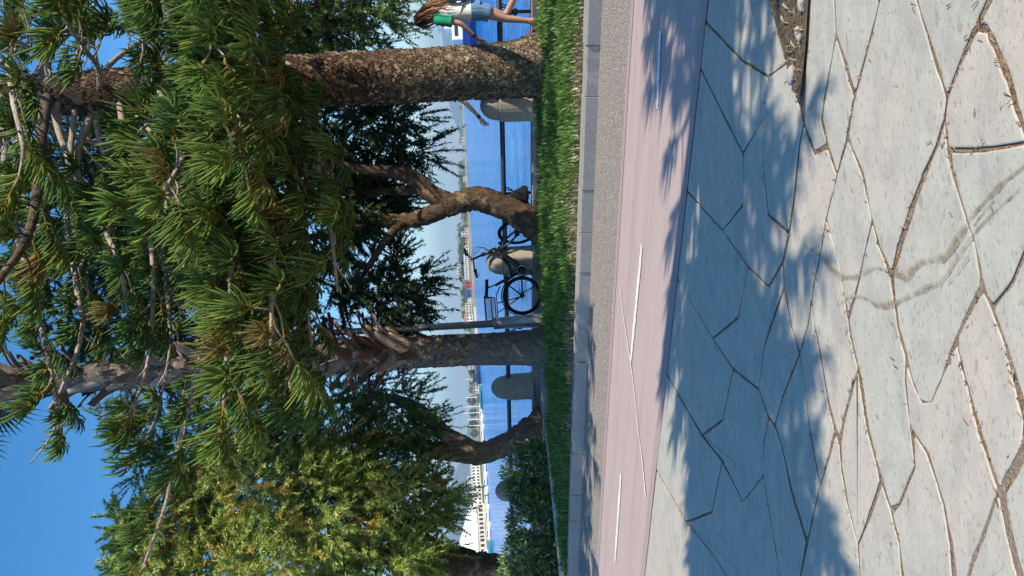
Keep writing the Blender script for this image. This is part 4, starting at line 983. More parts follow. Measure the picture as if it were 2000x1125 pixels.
# ------------------------------------------------------------------ oleander bushes
def bush(label, blobs, n, seed, stems=26):
    rg = np.random.default_rng(seed); rr = random.Random(seed); c0 = Vector(blobs[0][0]); base = Vector((c0.x, c0.y, .1))
    root = thing('oleander_bush', label, 'bush', base, group='oleander bushes left of the forked tree'); vs = []
    per = n // len(blobs)
    for c, r in blobs:
        d = sph(rg, per); q = rg.uniform(.35, 1.0, (per, 1)) ** .45; p = np.array(c) + d * q * np.array(r); p[:, 2] = np.maximum(p[:, 2], .16)
        a = unit(d * .7 + sph(rg, per) * .8 + np.array([0, 0, .35])); l = rg.uniform(.08, .15, (per, 1)); wv = unit(np.cross(a, sph(rg, per))) * rg.uniform(.010, .018, (per, 1)); nr = np.cross(a, wv)
        nr = unit(nr) * .012
        vs.append(np.stack([p, p + a * l * .45 - wv + nr, p + a * l, p + a * l * .45 + wv + nr], 1).reshape(-1, 3))
    V = np.concatenate(vs) - np.array(base); o = np.arange(len(V) // 4)[:, None] * 4
    link('leaves', np_mesh('leaves', V, np.concatenate([np.concatenate([o, o + 1, o + 2], 1), np.concatenate([o, o + 2, o + 3], 1)]), MAT['oleander']), root, kind='stuff')
    mb = MB()
    for k in range(stems):
        c, r = blobs[rr.randrange(len(blobs))]; q = Vector(c) + Vector((rr.uniform(-.7, .7) * r[0], rr.uniform(-.7, .7) * r[1], rr.uniform(0, .7) * r[2])); s = Vector((q.x * .6 + c[0] * .4, q.y * .6 + c[1] * .4, .08))
        mb.tube([s - base, s.lerp(q, .5) - base + Vector((0, 0, .05)), q - base], [.014, .01, .005], 5)
    mb.build('stems', MAT['bark_twist_shaded'], root, smooth=True, kind='stuff'); return root
bush('dark shaded oleander bush between forked tree and pale edging', [px_blob(1030, 925, 13.3, 50, 52, .45), px_blob(1045, 890, 13.4, 32, 30, .3), px_blob(1020, 955, 13.4, 30, 30, .3)], 3600, 51)
bush('wide leafy oleander bush at the left frame edge behind edging', [px_blob(1045, 1030, 12.9, 55, 60, .55), px_blob(1035, 1095, 12.6, 55, 55, .55), px_blob(1025, 1150, 12.4, 60, 55, .6), px_blob(1055, 985, 13.0, 35, 35, .4)], 6500, 52, 40)

# ------------------------------------------------------------------ lamp post
LP = G(1064, 624, .11)
lamp = thing('lamp_post', 'grey tapered metal lamp post standing right of the palm', 'lamp post', LP)
lx = [P(x, y, LP.y) - LP for x, y in ((1066, 624), (967, 632), (605, 652))]
mb = MB(); mb.tube([lx[0] + Vector((0, 0, -.03)), lx[0].lerp(lx[1], .35), lx[1]], [.118, .108, .098], 20); mb.build('base_section', MAT['pole'], lamp, smooth=True)
mb = MB(); mb.tube([lx[1] + Vector((0, 0, -.002)), lx[1] + Vector((0, 0, .03))], [.106, .10], 20); mb.build('collar', MAT['pole'], lamp, smooth=True)
up = (lx[2] - lx[1]).normalized(); tp_ = lx[1] + up * 4.6
mb = MB(); mb.tube([lx[1] + up * .02, lx[1].lerp(tp_, .5), tp_], [.063, .056, .048], 18); mb.build('pole', MAT['pole'], lamp, smooth=True)
mb = MB(); mb.box(lx[0].lerp(lx[1], .3) + Vector((.01, -.106, 0)), (.09, .012, .34)); mb.build('door', MAT['pole'], lamp, bevel=.004)
mb = MB(); mb.tube([lx[0], lx[0] + Vector((0, 0, .025))], [.19, .19], 20); mb.build('foot_plate', MAT['pole'], lamp)
mb = MB(); mb.lathe([(.05, 0), (.16, .03), (.19, .10), (.15, .16), (.03, .19)], tp_, 20); mb.build('lamp_head', MAT['pole'], lamp, smooth=True)

# ------------------------------------------------------------------ black bicycle
BK = G(1060, 576, .11); BK = Vector((BK.x, 13.35 * 1.0, .11))
BK.x = P(1022, 576, 13.35).x
bike = thing('bicycle', 'black step-through bicycle with rear wire basket leaning by the dark forked tree', 'bicycle', BK)
bike.rotation_euler = (math.radians(-3), math.radians(-1.5), math.radians(4))
V3 = lambda s, d, z: Vector((s, d, z))
def ring(mb, c, rad, r, n=40, sides=8, ax='y', rot=None):
    pts = []
    for i in range(n + 1):
        a = 2 * math.pi * i / n; p = Vector((rad * math.cos(a), 0, rad * math.sin(a)))
        if rot is not None: p = rot @ p
        pts.append(Vector(c) + p)
    mb.tube(pts, r, sides, cap=False)
WR = .345
def wheel(name, c, rot=None):
    rot = rot or Matrix.Identity(3); root = None
    mb = MB(); ring(mb, c, WR - .022, .024, rot=rot); tyre = mb.build(name, MAT['tyre'], bike, smooth=True)
    mb = MB(); ring(mb, c, WR - .055, .012, rot=rot, sides=6); mb.build('rim', MAT['black'], tyre, smooth=True)
    mb = MB()
    for i in range(28):
        a = 2 * math.pi * i / 28; o = rot @ Vector((0, .03 * (-1) ** i, 0)); q = rot @ Vector(((WR - .06) * math.cos(a), 0, (WR - .06) * math.sin(a)))
        mb.tube([Vector(c) + o, Vector(c) + q], .0022, 4, cap=False)
    mb.build('spokes', MAT['black'], tyre)
    mb = MB(); mb.tube([Vector(c) + rot @ Vector((0, -.055, 0)), Vector(c) + rot @ Vector((0, .055, 0))], .045, 14); mb.build('hub', MAT['black'], tyre, smooth=True)
wheel('rear_wheel', (0, 0, WR))
SR = Matrix.Rotation(math.radians(-62), 3, 'Z'); wheel('front_wheel', (1.13, 0.02, WR), SR)
bb, head, seat = V3(.44, 0, .31), V3(.80, 0, .87), V3(.22, 0, .80)
mb = MB()
mb.tube(smooth_path([V3(.83, 0, .80), V3(.74, 0, .62), V3(.60, 0, .44), bb], 5), [.045] * 16, 12)
mb.tube([V3(.775, 0, 1.0), V3(.865, 0, .74)], .036, 12)
mb.tube([bb, seat], .026, 10); mb.tube([V3(.76, 0, .70), V3(.55, 0, .53), V3(.36, 0, .50)], .024, 10)
for s in (-1, 1):
    mb.tube([bb + V3(0, .05 * s, 0), V3(0, .06 * s, WR)], .014, 8); mb.tube([V3(.28, .03 * s, .66), V3(0, .06 * s, WR)], .011, 8)
mb.ell(bb + V3(-.01, 0, 0), (.10, .07, .09), 14, 10); mb.build('frame', MAT['black'], bike, smooth=True)
mb = MB(); f0 = V3(.85, 0, .76); cr = V3(.90, 0, .64)
dirx = SR @ Vector((0, 1, 0)); mb.tube([f0, cr], .024, 10)
mb.tube([cr - dirx * .07, cr + dirx * .07], .022, 10)
for s in (-1, 1): mb.tube([cr + dirx * .07 * s + V3(-.01, 0, .05), V3(1.02, 0.01, .48) + dirx * .07 * s, V3(1.13, 0.02, WR) + dirx * .065 * s], [.022, .020, .015], 10)
mb.build('fork', MAT['black'], bike, smooth=True)
st = V3(.71, 0, 1.17); mb = MB(); mb.tube([V3(.775, 0, 1.0), st, V3(.72, -.02, 1.20)], .02, 10); mb.build('stem', MAT['black'], bike, smooth=True)
gl, gr_ = V3(.95, .30, 1.31), V3(.36, -.22, 1.10)
mb = MB(); mb.tube(smooth_path([V3(.83, .24, 1.29), V3(.76, .10, 1.20), st, V3(.66, -.10, 1.15), V3(.49, -.18, 1.14)], 5), .013, 10); mb.build('handlebar', MAT['black'], bike, smooth=True)
for a, b in ((V3(.82, .23, 1.285), gl), (V3(.50, -.18, 1.14), gr_)):
    mb = MB(); mb.tube([a, b], .021, 10); h = mb.build('grip', MAT['tyre'], bike, smooth=True)
    mb = MB(); mb.tube([a + V3(0, -.02, -.015), a.lerp(b, .8) + V3(0, -.05, -.055)], .007, 6); mb.tube([a + V3(0, -.02, 0), a + V3(0, -.02, -.045)], .018, 8); mb.build('brake_lever', MAT['black'], h, smooth=True)
mb = MB()
for q in (-.03, .0, .035): mb.tube(smooth_path([V3(.70 + q, .1 + q, 1.2), V3(.90 + q, .12, 1.10 + q), V3(.92, .04, .98 + q), V3(.83, 0, .86)], 6), .004, 5)
mb.build('cables', MAT['black'], bike, smooth=True)
mb = MB(); mb.tube([seat - V3(-.02, 0, .05), V3(.19, 0, .93)], .016, 10); mb.build('seat_post', MAT['steel'], bike, smooth=True)
mb = MB(); v = []; 
for s, wd, z in ((-.0, .03, .965), (.04, .085, .975), (.12, .08, .965), (.20, .045, .955), (.30, .026, .95), (.335, .012, .94)):
    for k in range(10):
        a = 2 * math.pi * k / 10; v.append((s + .0, wd * math.cos(a), z + .03 * math.sin(a)))
mb.add(v, [(i * 10 + k, i * 10 + (k + 1) % 10, (i + 1) * 10 + (k + 1) % 10, (i + 1) * 10 + k) for i in range(5) for k in range(10)] + [tuple(range(10))[::-1], tuple(50 + k for k in range(10))])
mb.build('saddle', MAT['tyre'], bike, smooth=True)
mb = MB()
for s in (-.065, .065):
    mb.tube([V3(.20, s, .72), V3(.05, s, .80), V3(-.38, s, .80)], .008, 6); mb.tube([V3(-.02, s, .36), V3(-.10, s, .80)], .007, 6); mb.tube([V3(-.01, s, .36), V3(-.27, s, .80)], .007, 6)
for x in (-.36, -.2, -.05): mb.tube([V3(x, -.065, .80), V3(x, .065, .80)], .007, 6)
mb.build('rear_rack', MAT['black'], bike, smooth=True)
mb = MB(); x0, x1, y0 = -.40, .00, .14
for z, e in ((.83, 0), (.90, .012), (1.01, .03)):
    c = [V3(x0 - e, -y0 - e, z), V3(x1 + e, -y0 - e, z), V3(x1 + e, y0 + e, z), V3(x0 - e, y0 + e, z)]; mb.tube(c + [c[0]], .006 if z < 1 else .009, 6)
for i in range(15):
    u = i / 14
    for sg in (-1, 1):
        mb.tube([V3(x0 + (x1 - x0) * u, sg * y0, .83), V3(x0 - .03 + (x1 - x0 + .06) * u, sg * (y0 + .03), 1.01)], .0035, 4, cap=False)
    if i % 2 == 0:
        for xx, e in ((x0, -.03), (x1, .03)): mb.tube([V3(xx, -y0 + 2 * y0 * u, .83), V3(xx + e, (-y0 + 2 * y0 * u) * 1.2, 1.01)], .0035, 4, cap=False)
    mb.tube([V3(x0 + (x1 - x0) * u, -y0, .83), V3(x0 + (x1 - x0) * u, y0, .83)], .0035, 4, cap=False)
mb.build('basket', MAT['black'], bike)
mb = MB(); pts = []
for a in np.linspace(math.radians(20), math.radians(200), 20): pts.append(V3((WR + .02) * math.cos(a), 0, WR + (WR + .02) * math.sin(a)))
mb.tube(pts, .03, 8, flat=.35); mb.build('mudguard', MAT['black'], bike, smooth=True)
for sg, a in ((-1, -1.9), (1, 1.25)):
    mb = MB(); o = bb + V3(0, .10 * sg, 0); e = o + V3(.17 * math.cos(a), 0, .17 * math.sin(a)); mb.tube([bb + V3(0, .06 * sg, 0), o, e], .012, 8); c = mb.build('crank', MAT['black'], bike, smooth=True)
    mb = MB(); mb.box(e + V3(0, .05 * sg, 0), (.10, .09, .022)); mb.build('pedal', MAT['tyre'], c)
mb = MB(); ring(mb, bb + V3(0, -.075, 0), .085, .012, 24, 6); mb.tube([bb + V3(0, -.075, .08), V3(0, -.06, WR + .035)], .006, 5); mb.tube([bb + V3(0, -.075, -.08), V3(0, -.06, WR - .035)], .006, 5); mb.build('chain', MAT['steel'], bike, smooth=True)
mb = MB(); mb.tube([V3(.05, -.08, .33), V3(.16, -.20, .02)], .010, 8); mb.build('kickstand', MAT['black'], bike, smooth=True)

# dark bag hanging on the rail beside the twisted trunk
bp = on_quay(381, n=11.95) + Vector((0, 0, .60))
bag = thing('bag', 'dark cloth bag hanging on the rail at the twisted trunk', 'bag', bp)
mb = MB(); v = []; prof = [(-.005, .03, .02), (-.05, .07, .04), (-.16, .115, .06), (-.25, .15, .07), (-.31, .14, .06), (-.325, .05, .03)]
for z, a, b in prof:
    for k in range(14):
        th = 2 * math.pi * k / 14; v.append((a * math.cos(th) * (1 + .08 * math.sin(3 * th + z * 20)), b * math.sin(th), z))
mb.add(v, [(i * 14 + k, (i + 1) * 14 + k, (i + 1) * 14 + (k + 1) % 14, i * 14 + (k + 1) % 14) for i in range(5) for k in range(14)] + [tuple(range(14)), tuple(70 + k for k in range(14))[::-1]])
mb.build('sack', MAT['bag'], bag, smooth=True)
mb = MB(); mb.tube(smooth_path([Vector((-.05, 0, -.02)), Vector((-.03, .04, .14)), Vector((.03, .04, .14)), Vector((.05, 0, -.02))], 5), .008, 6); mb.build('handle', MAT['bag'], bag, smooth=True)

# ------------------------------------------------------------------ people
def skin(name, J, E, root_v, mat, parent, levels=2):
    keys = list(J); me = bpy.data.meshes.new(name)
    me.from_pydata([J[k][0] for k in keys], [(keys.index(a), keys.index(b)) for a, b in E], [])
    o = bpy.data.objects.new(name, me); C.objects.link(o)
    md = o.modifiers.new('skin', 'SKIN'); md.use_smooth_shade = True
    for i, k in enumerate(keys):
        s = me.skin_vertices[0].data[i]; r = J[k][1]; s.radius = (r, r) if not hasattr(r, '__len__') else r; s.use_root = (k == root_v)
    sb = o.modifiers.new('sub', 'SUBSURF'); sb.levels = sb.render_levels = levels
    dg = bpy.context.evaluated_depsgraph_get(); ev = o.evaluated_get(dg); nm = bpy.data.meshes.new_from_object(ev)
    nm.materials.clear(); nm.materials.append(MAT[mat]); bpy.data.objects.remove(o); bpy.data.meshes.remove(me)
    nm.polygons.foreach_set('use_smooth', [True] * len(nm.polygons)); nm.name = name
    return link(name, nm, parent)
def loft(rings, sides=20):                                  # rings: (centre, rx, ry) ; x forward, y left
    v = []
    for c, rx, ry in rings:
        for k in range(sides):
            a = 2 * math.pi * k / sides; v.append((c[0] + rx * math.cos(a), c[1] + ry * math.sin(a), c[2]))
    n = len(rings); mb = MB()
    mb.add(v, [(i * sides + k, i * sides + (k + 1) % sides, (i + 1) * sides + (k + 1) % sides, (i + 1) * sides + k) for i in range(n - 1) for k in range(sides)]); return mb
def hand(J, E, wr, tip, side, key):
    w_, t_ = Vector(wr), Vector(tip); d = (t_ - w_); L = d.length; d.normalize(); q = d.cross(Vector((0, 1, 0)))
    q = q.normalized() if q.length > .01 else Vector((1, 0, 0)); nrm = d.cross(q)
    pm = w_ + d * L * .42; J[key + 'palm'] = (pm, (.022, .034)); 
    for i, (off, ln) in enumerate(((-.030, .90), (-.010, 1.0), (.010, .95), (.028, .82))):
        a, b = pm + q * off * .8 + d * .02, w_ + d * L * ln + q * off * 1.3 + nrm * .02 * side
        J[f'{key}k{i}'] = (a.lerp(b, .45) , .0095); J[f'{key}f{i}'] = (b, .0075); E += [(key + 'palm', f'{key}k{i}'), (f'{key}k{i}', f'{key}f{i}')]
    J[key + 'th'] = (w_ + d * L * .30 + q * .045, .011); J[key + 'tt'] = (w_ + d * L * .62 + q * .062, .008); E += [(key + 'wr', key + 'th'), (key + 'th', key + 'tt'), (key + 'wr', key + 'palm')]
def person(label, base, rz, arm, shirt, mat_hair_long, pack, S=1.0):
    root = thing('person', label, 'person', base, rz); root.scale = (S, S, S)
    J = {}; E = []
    def j(k, f, l, z, r): J[k] = (Vector((f, l, z)), r)
    j('pel', 0, 0, .98, (.125, .15)); j('waist', .015, 0, 1.14, (.095, .125)); j('chest', .045, 0, 1.36, (.115, .15)); j('neckb', .06, 0, 1.52, (.06, .07)); j('neck', .085, 0, 1.60, (.052, .052))
    j('skull', .12, 0, 1.72, (.088, .078)); j('crown', .115, 0, 1.80, (.07, .065)); j('chin', .175, 0, 1.655, (.032, .034))
    E += [('pel', 'waist'), ('waist', 'chest'), ('chest', 'neckb'), ('neckb', 'neck'), ('neck', 'skull'), ('skull', 'crown'), ('skull', 'chin')]
    for s, k in ((1, 'L'), (-1, 'R')):
        j(k + 'hip', .0, .085 * s, .90, (.095, .09))
        if s > 0: j(k + 'kn', .115, .085, .50, .058); j(k + 'cf', .13, .088, .36, .052); j(k + 'an', .165, .09, .09, .034); j(k + 'hl', .13, .09, .045, .032); j(k + 'toe', .31, .10, .03, .028)
        else: j(k + 'kn', .10, -.085, .47, .058); j(k + 'cf', -.04, -.088, .40, .052); j(k + 'an', -.27, -.09, .27, .034); j(k + 'hl', -.315, -.09, .285, .03); j(k + 'toe', -.33, -.09, .13, .027)
        E += [('pel', k + 'hip'), (k + 'hip', k + 'kn'), (k + 'kn', k + 'cf'), (k + 'cf', k + 'an'), (k + 'an', k + 'hl'), (k + 'an', k + 'toe')]
        a = arm if s > 0 else ((-.02, -.21, 1.47), (-.14, -.24, 1.19), (-.18, -.23, .95), (-.16, -.22, .78))
        sh, el, wr, tp2 = a; j(k + 'sh', *sh, .058); j(k + 'el', *el, .042); j(k + 'fa', *Vector(el).lerp(Vector(wr), .35), .04); j(k + 'wr', *wr, .026)
        E += [('chest', k + 'sh'), (k + 'sh', k + 'el'), (k + 'el', k + 'fa'), (k + 'fa', k + 'wr')]; hand(J, E, wr, tp2, s, k)
    body = skin('body', J, E, 'pel', 'skin', root)
    hc = Vector((.125, 0, 1.72))
    for s in (1, -1):
        mb = MB(); mb.ell(hc + Vector((.0, .079 * s, -.01)), (.022, .01, .032), 8, 6); mb.build('ear', MAT['skin'], body, smooth=True)
        mb = MB(); mb.ell(hc + Vector((.078, .032 * s, .01)), (.012, .014, .012), 8, 6); mb.build('eye', MAT['whitestone'], body, smooth=True)
        mb = MB(); mb.ell(hc + Vector((.088, .032 * s, .01)), (.005, .007, .007), 8, 6); mb.build('pupil', MAT['black'], body, smooth=True)
    mb = MB(); mb.ell(hc + Vector((.098, 0, -.018)), (.018, .013, .024), 8, 6); mb.build('nose', MAT['skin'], body, smooth=True)
    mb = MB(); mb.ell(hc + Vector((.083, 0, -.058)), (.010, .024, .007), 8, 6); mb.build('mouth', MAT['red_paint'], body, smooth=True)
    # clothes
    sh = arm[0]
    mb = loft([((.00, 0, .99), .150, .175), ((.01, 0, 1.08), .140, .165), ((.02, 0, 1.18), .135, .160), ((.045, 0, 1.34), .155, .185), ((.05, 0, 1.44), .14, .205), ((.055, 0, 1.505), .10, .16), ((.07, 0, 1.55), .068, .08)], 22)
    mb.v = [(x + .008 * math.sin(z * 40 + y * 22), y + .006 * math.sin(z * 33 + x * 20), z) for x, y, z in mb.v]; mb.build('shirt', MAT[shirt[0]], root, smooth=True)
    for s, k in ((1, 'L'), (-1, 'R')):
        a, b = J[k + 'sh'][0], J[k + 'el'][0]; c = Vector((.05, .12 * s, 1.47))
        mb = MB(); mb.tube([c, a + Vector((0, .005 * s, .01)), a.lerp(b, .35), a.lerp(b, .62)], [.085, .083, .078, .085], 14, cap=False); mb.build('sleeve', MAT[shirt[1]], root, smooth=True)
    mb = loft([((.0, 0, 1.04), .137, .158), ((.0, 0, .97), .150, .178), ((.0, 0, .86), .152, .185)], 22); mb.build('shorts_top', MAT['denim'], root, smooth=True)
    for s, k in ((1, 'L'), (-1, 'R')):
        a, b = J[k + 'hip'][0], J[k + 'kn'][0]; mb = MB(); mb.tube([a + Vector((0, 0, .06)), a.lerp(b, .12), a.lerp(b, .42)], [.118, .118, .108], 16, cap=False); mb.build('shorts_leg', MAT['denim'], root, smooth=True)
        an, hl, toe = J[k + 'an'][0], J[k + 'hl'][0], J[k + 'toe'][0]; mb = MB(); mb.tube([hl + (hl - toe).normalized() * .03, hl.lerp(toe, .4), toe + (toe - hl).normalized() * .03], [.04, .045, .034], 10); mb.build('shoe', MAT['shoe'], root, smooth=True)
    w0 = Vector(arm[2]); e0 = Vector(arm[1]); mb = MB(); mb.tube([w0.lerp(e0, .05), w0.lerp(e0, .17)], .034, 12, cap=False); mb.build('wristband', MAT['strap'], root, smooth=True)
    # hair: many strands
    rg = np.random.default_rng(3); n = 420; d = sph(rg, n); d[:, 2] = np.abs(d[:, 2]) * .9 + .05; d[:, 0] -= .45; d = unit(d)
    c = np.array(hc) + np.array([-.012, 0, .012]); st = c + d * np.array([.100, .090, .105]); ln = (.42 if mat_hair_long else .10)
    l = rg.uniform(.55, 1.1, n) * ln; tt = np.linspace(0, 1, 6)
    flow = np.stack([-.30 - .25 * rg.uniform(size=n), rg.normal(scale=.22, size=n), -1.0 + 0 * l], 1)
    pts = st[:, None] + d[:, None] * (.05 * np.sin(tt * np.pi))[None, :, None] + flow[:, None] * (l[:, None] * tt[None])[:, :, None] + (rg.normal(scale=.012, size=(n, 6, 3)) * tt[None, :, None])
    wv = unit(np.cross(flow, sph(rg, n)))[:, None] * (.010 * (1 - .6 * tt))[None, :, None]
    V = np.stack([pts - wv, pts + wv], 2).reshape(-1, 3); b = np.arange(n)[:, None] * 12 + np.arange(5)[None] * 2; b = b.reshape(-1, 1)
    mb = MB(); mb.ell(c, (.104, .092, .108), 16, 10); cap = np.array(mb.v); cap[:, 0] = np.minimum(cap[:, 0], hc[0] + .055)
    F = np.concatenate([b, b + 1, b + 3, b + 2], 1); Fc = np.array(mb.f) + len(V)
    link('hair', np_mesh('hair', np.concatenate([V, cap]), np.concatenate([F, Fc]), MAT['hair'], True, np.concatenate([np.repeat(np.tile(tt, n), 2), np.zeros(len(cap))])), root)
    if pack:
        mb = loft([((-.21, -.02, 1.02), .03, .08), ((-.23, -.02, 1.05), .09, .14), ((-.235, -.02, 1.2), .10, .15), ((-.225, -.02, 1.36), .09, .14), ((-.20, -.02, 1.43), .03, .08)], 16); mb.build('backpack', MAT['grey_cloth'], root, smooth=True)
        for s in (.09, -.10):
            mb = MB(); mb.tube(smooth_path([Vector((-.17, s, 1.40)), Vector((-.05, s, 1.545)), Vector((.12, s, 1.50)), Vector((.19, s, 1.38)), Vector((.05, s * 1.7, 1.18)), Vector((-.13, s * 1.3, 1.10))], 5), .018, 6, flat=.4); mb.build('backpack_strap', MAT['grey_cloth'], root, smooth=True)
    return root
RZ = math.atan2(TV.y, TV.x)
wp = P(1057, 16, 11.35)
person('woman with long brown hair in white top and denim shorts walking left', (wp.x, wp.y, .12), RZ, ((.07, .20, 1.47), (.12, .27, 1.16), (.32, .27, .94), (.43, .26, .79)), ('white_cloth', 'green_cloth'), True, True, 1.02)
wp2 = P(1052, 158, 12.0)
person('person mostly hidden behind the thick pine trunk with one bare arm showing', (wp2.x, wp2.y, .12), RZ, ((.06, .20, 1.47), (.22, .26, 1.20), (.50, .25, .96), (.66, .23, .83)), ('grey_shirt', 'grey_shirt'), False, False, .98)

# ------------------------------------------------------------------ far shore across the bay
def hx(py): return 888.5 + .0524 * py
def far(py, Y, z=WZ): p = P(hx(py), py, Y); return Vector((p.x, p.y, z))
SH = [(-700, 1500), (-250, 1150), (0, 950), (225, 800), (330, 720), (420, 640), (480, 540), (560, 480), (640, 420), (700, 380), (760, 340), (860, 300), (960, 268), (1100, 232), (1250, 215), (1500, 190), (1900, 150)]
def shoreY(py): return float(np.interp(py, [a for a, b in SH], [b for a, b in SH]))
st_ = list(range(-700, 1901, 20)); rr = random.Random(3); prof = []
HT = [(-700, 3), (0, 3), (250, 2), (330, 3), (430, 4), (500, 7), (560, 5), (640, 4), (720, 3), (860, 3), (1000, 3), (1900, 4)]
mb = MB(); v = []
for a in st_:
    Y = shoreY(a); h = float(np.interp(a, [q[0] for q in HT], [q[1] for q in HT])) * rr.uniform(.85, 1.15)
    for fy, z in ((1.0, WZ - .3), (1.0, .35), (1.10, .6), (1.35, h), (1.9, h * .9), (2.6, 1), (3.4, WZ - .3)):
        p = far(a, Y * fy); v.append((p.x, p.y, z))
k = 7; mb.add(v, [(i * k + j, (i + 1) * k + j, (i + 1) * k + j + 1, i * k + j + 1) for i in range(len(st_) - 1) for j in range(k - 1)]); mb.build('far_shore', MAT['shore'], smooth=True, kind='structure')
# distant hills behind the bay
def hills(name, rows, Y, seed):
    rr = random.Random(seed); mb = MB(); v = []
    for a, hpx in rows:
        for fy, q in ((1.0, 0), (1.04, .55), (1.10, 1.0), (1.25, .5), (1.4, 0)):
            p = far(a, Y * fy); v.append((p.x, p.y, WZ - .3 + hpx * Y * fy / FPX * q * (rr.uniform(.93, 1.07))))
    mb.add(v, [(i * 5 + j, (i + 1) * 5 + j, (i + 1) * 5 + j + 1, i * 5 + j + 1) for i in range(len(rows) - 1) for j in range(4)]); mb.build(name, MAT['hill'], smooth=True, kind='structure')
hills('hill', [(-900, 1), (-500, 12), (-200, 28), (-60, 34), (20, 33), (80, 31), (140, 30), (180, 28), (210, 24), (240, 14), (262, 5), (280, 1)], 5200, 1)
hills('hill', [(700, 1), (800, 12), (880, 34), (930, 52), (980, 62), (1040, 70), (1120, 80), (1250, 90), (1400, 80), (1700, 30), (1900, 1)], 3600, 2)
# woods on the far shore: one mass of crowns
def wood(name, rows, seed):
    rg = np.random.default_rng(seed); vs = []
    for a0, a1, dpx0, hpx, n, fy in rows:
        for i in range(n):
            a = rg.uniform(a0, a1); Y = shoreY(a) * fy * rg.uniform(.98, 1.06); hm = hpx * Y / FPX * rg.uniform(.55, 1.1); c = np.array(far(a, Y)); c[2] = .6 + hm * .5 + dpx0 * Y / FPX
            d = sph(rg, 70) * rg.uniform(.6, 1, (70, 1)); p = c + d * np.array([hm * .55, hm * .5, hm * .52]); q = sph(rg, 70) * hm * .16; r_ = sph(rg, 70) * hm * .16
            vs.append(np.stack([p, p + q, p + r_], 1).reshape(-1, 3))
    V = np.concatenate(vs); link(name, np_mesh(name, V, np.arange(len(V)).reshape(-1, 3), MAT['far_leaf']), kind='stuff')
wood('far_wood', [(-200, 225, 0, 7, 60, 1.05), (255, 280, 1, 11, 6, 1.05), (320, 445, 1, 14, 60, 1.08), (440, 500, 6, 16, 55, 1.15), (480, 640, 8, 16, 90, 1.25), (560, 650, 6, 10, 30, 1.2), (690, 770, 4, 14, 30, 1.22), (880, 1150, 8, 12, 30, 1.4)], 6)
# single round trees behind the pontoons
rg = np.random.default_rng(8)
TL = ['round far tree behind the marina just left of the palm trunk', 'round far tree between two pale mooring poles nearest the palm', 'round far tree in the middle of the mooring pole row', 'round far tree next to the last pole before the forked trunk', 'round far tree touching the forked trunk in view']
for i, (a, hp) in enumerate(((725, 17), (782, 22), (806, 20), (828, 21), (846, 20))):
    Y = shoreY(a) * 1.12; c = far(a, Y, .4); h = hp * Y / FPX
    root = thing('round_tree', TL[i], 'tree', c, group='trees behind the marina')
    mb = MB(); mb.tube([(0, 0, 0), (0, 0, h * .45)], [.25, .15], 8); mb.build('trunk', MAT['limb'], root, smooth=True)
    d = sph(rg, 420) * rg.uniform(.6, 1, (420, 1)); p = np.array([0, 0, h * .62]) + d * np.array([h * .42, h * .42, h * .42]); q, s_ = sph(rg, 420) * h * .10, sph(rg, 420) * h * .10
    V = np.stack([p, p + q, p + s_], 1).reshape(-1, 3); link('crown', np_mesh('crown', V, np.arange(len(V)).reshape(-1, 3), MAT['far_leaf']), root)

def facing(p): return math.atan2(p.y, p.x) - math.pi / 2     # front of a far building looks back across the water
def building(name, label, a0, a1, hpx, fy, wall, roof, rows, cols, zpx=0.0, cat='building', pitched=False, win='window'):
    am = (a0 + a1) / 2; Y = shoreY(am) * fy; c = far(am, Y, .5 + zpx * Y / FPX); L = abs(a1 - a0) * Y / FPX * 1.02; H = hpx * Y / FPX; D = max(5, L * .4)
    root = thing(name, label, cat, c, facing(c)); mb = MB(); mb.box((0, D / 2, H / 2), (L, D, H)); mb.build('wall', MAT[wall], root)
    if pitched:
        mb = MB(); e = .3; mb.add([(-L / 2 - e, -e, H), (L / 2 + e, -e, H), (L / 2 + e, D + e, H), (-L / 2 - e, D + e, H), (-L / 2 - e, D / 2, H * 1.3), (L / 2 + e, D / 2, H * 1.3)], [(0, 1, 5, 4), (2, 3, 4, 5), (0, 4, 3), (1, 2, 5), (3, 2, 1, 0)]); mb.build('roof', MAT[roof], root)
    else:
        mb = MB(); mb.box((0, D / 2, H + .12), (L + .4, D + .4, .24)); mb.build('roof', MAT[roof], root)
    for r_ in range(rows):
        for q in range(cols):
            ww, wh = L / cols * .5, H / rows * .5; mb = MB(); mb.box((-L / 2 + L * (q + .5) / cols, -.03, H * (r_ + .5) / rows), (ww, .10, wh)); o = mb.build('window', MAT[win], root)
    return root
building('long_building', 'long low white building on the far shore left of the red block', 497, 546, 8, 1.04, 'wall_white', 'wall_white', 1, 12, 5)
building('white_house', 'small white house high among the far trees above the long building', 515, 535, 6, 1.25, 'wall_white', 'wall_white', 1, 3, 20)
building('red_block', 'small bright red block on the far shore above the bicycle', 549, 563, 11, 1.03, 'red_paint', 'red_paint', 1, 2, 2, 'kiosk')
building('blue_block', 'small blue block on the far shore next to the red one', 566, 580, 10, 1.03, 'blue_paint', 'grey_cloth', 1, 2, 2, 'kiosk')
building('shore_house', 'pale flat roofed house on the far shore above the bike basket', 592, 612, 12, 1.05, 'wall_cream', 'wall_white', 2, 4, 3)
building('white_house', 'white waterfront house on the far shore next to the lamp post', 614, 632, 13, 1.05, 'wall_white', 'roof_red', 2, 3, 2, pitched=True)
building('shore_house', 'grey waterfront house on the far shore just left of palm trunk', 706, 722, 9, 1.08, 'wall_grey', 'wall_white', 1, 4, 6)
building('white_house', 'white house with red roof behind the far masts', 870, 884, 13, 1.10, 'wall_white', 'roof_red', 2, 3, 4, pitched=True)
building('terrace_building', 'stepped white terrace building between forked trunk and white tent', 905, 945, 17, 1.06, 'wall_white', 'wall_white', 2, 7, 5)
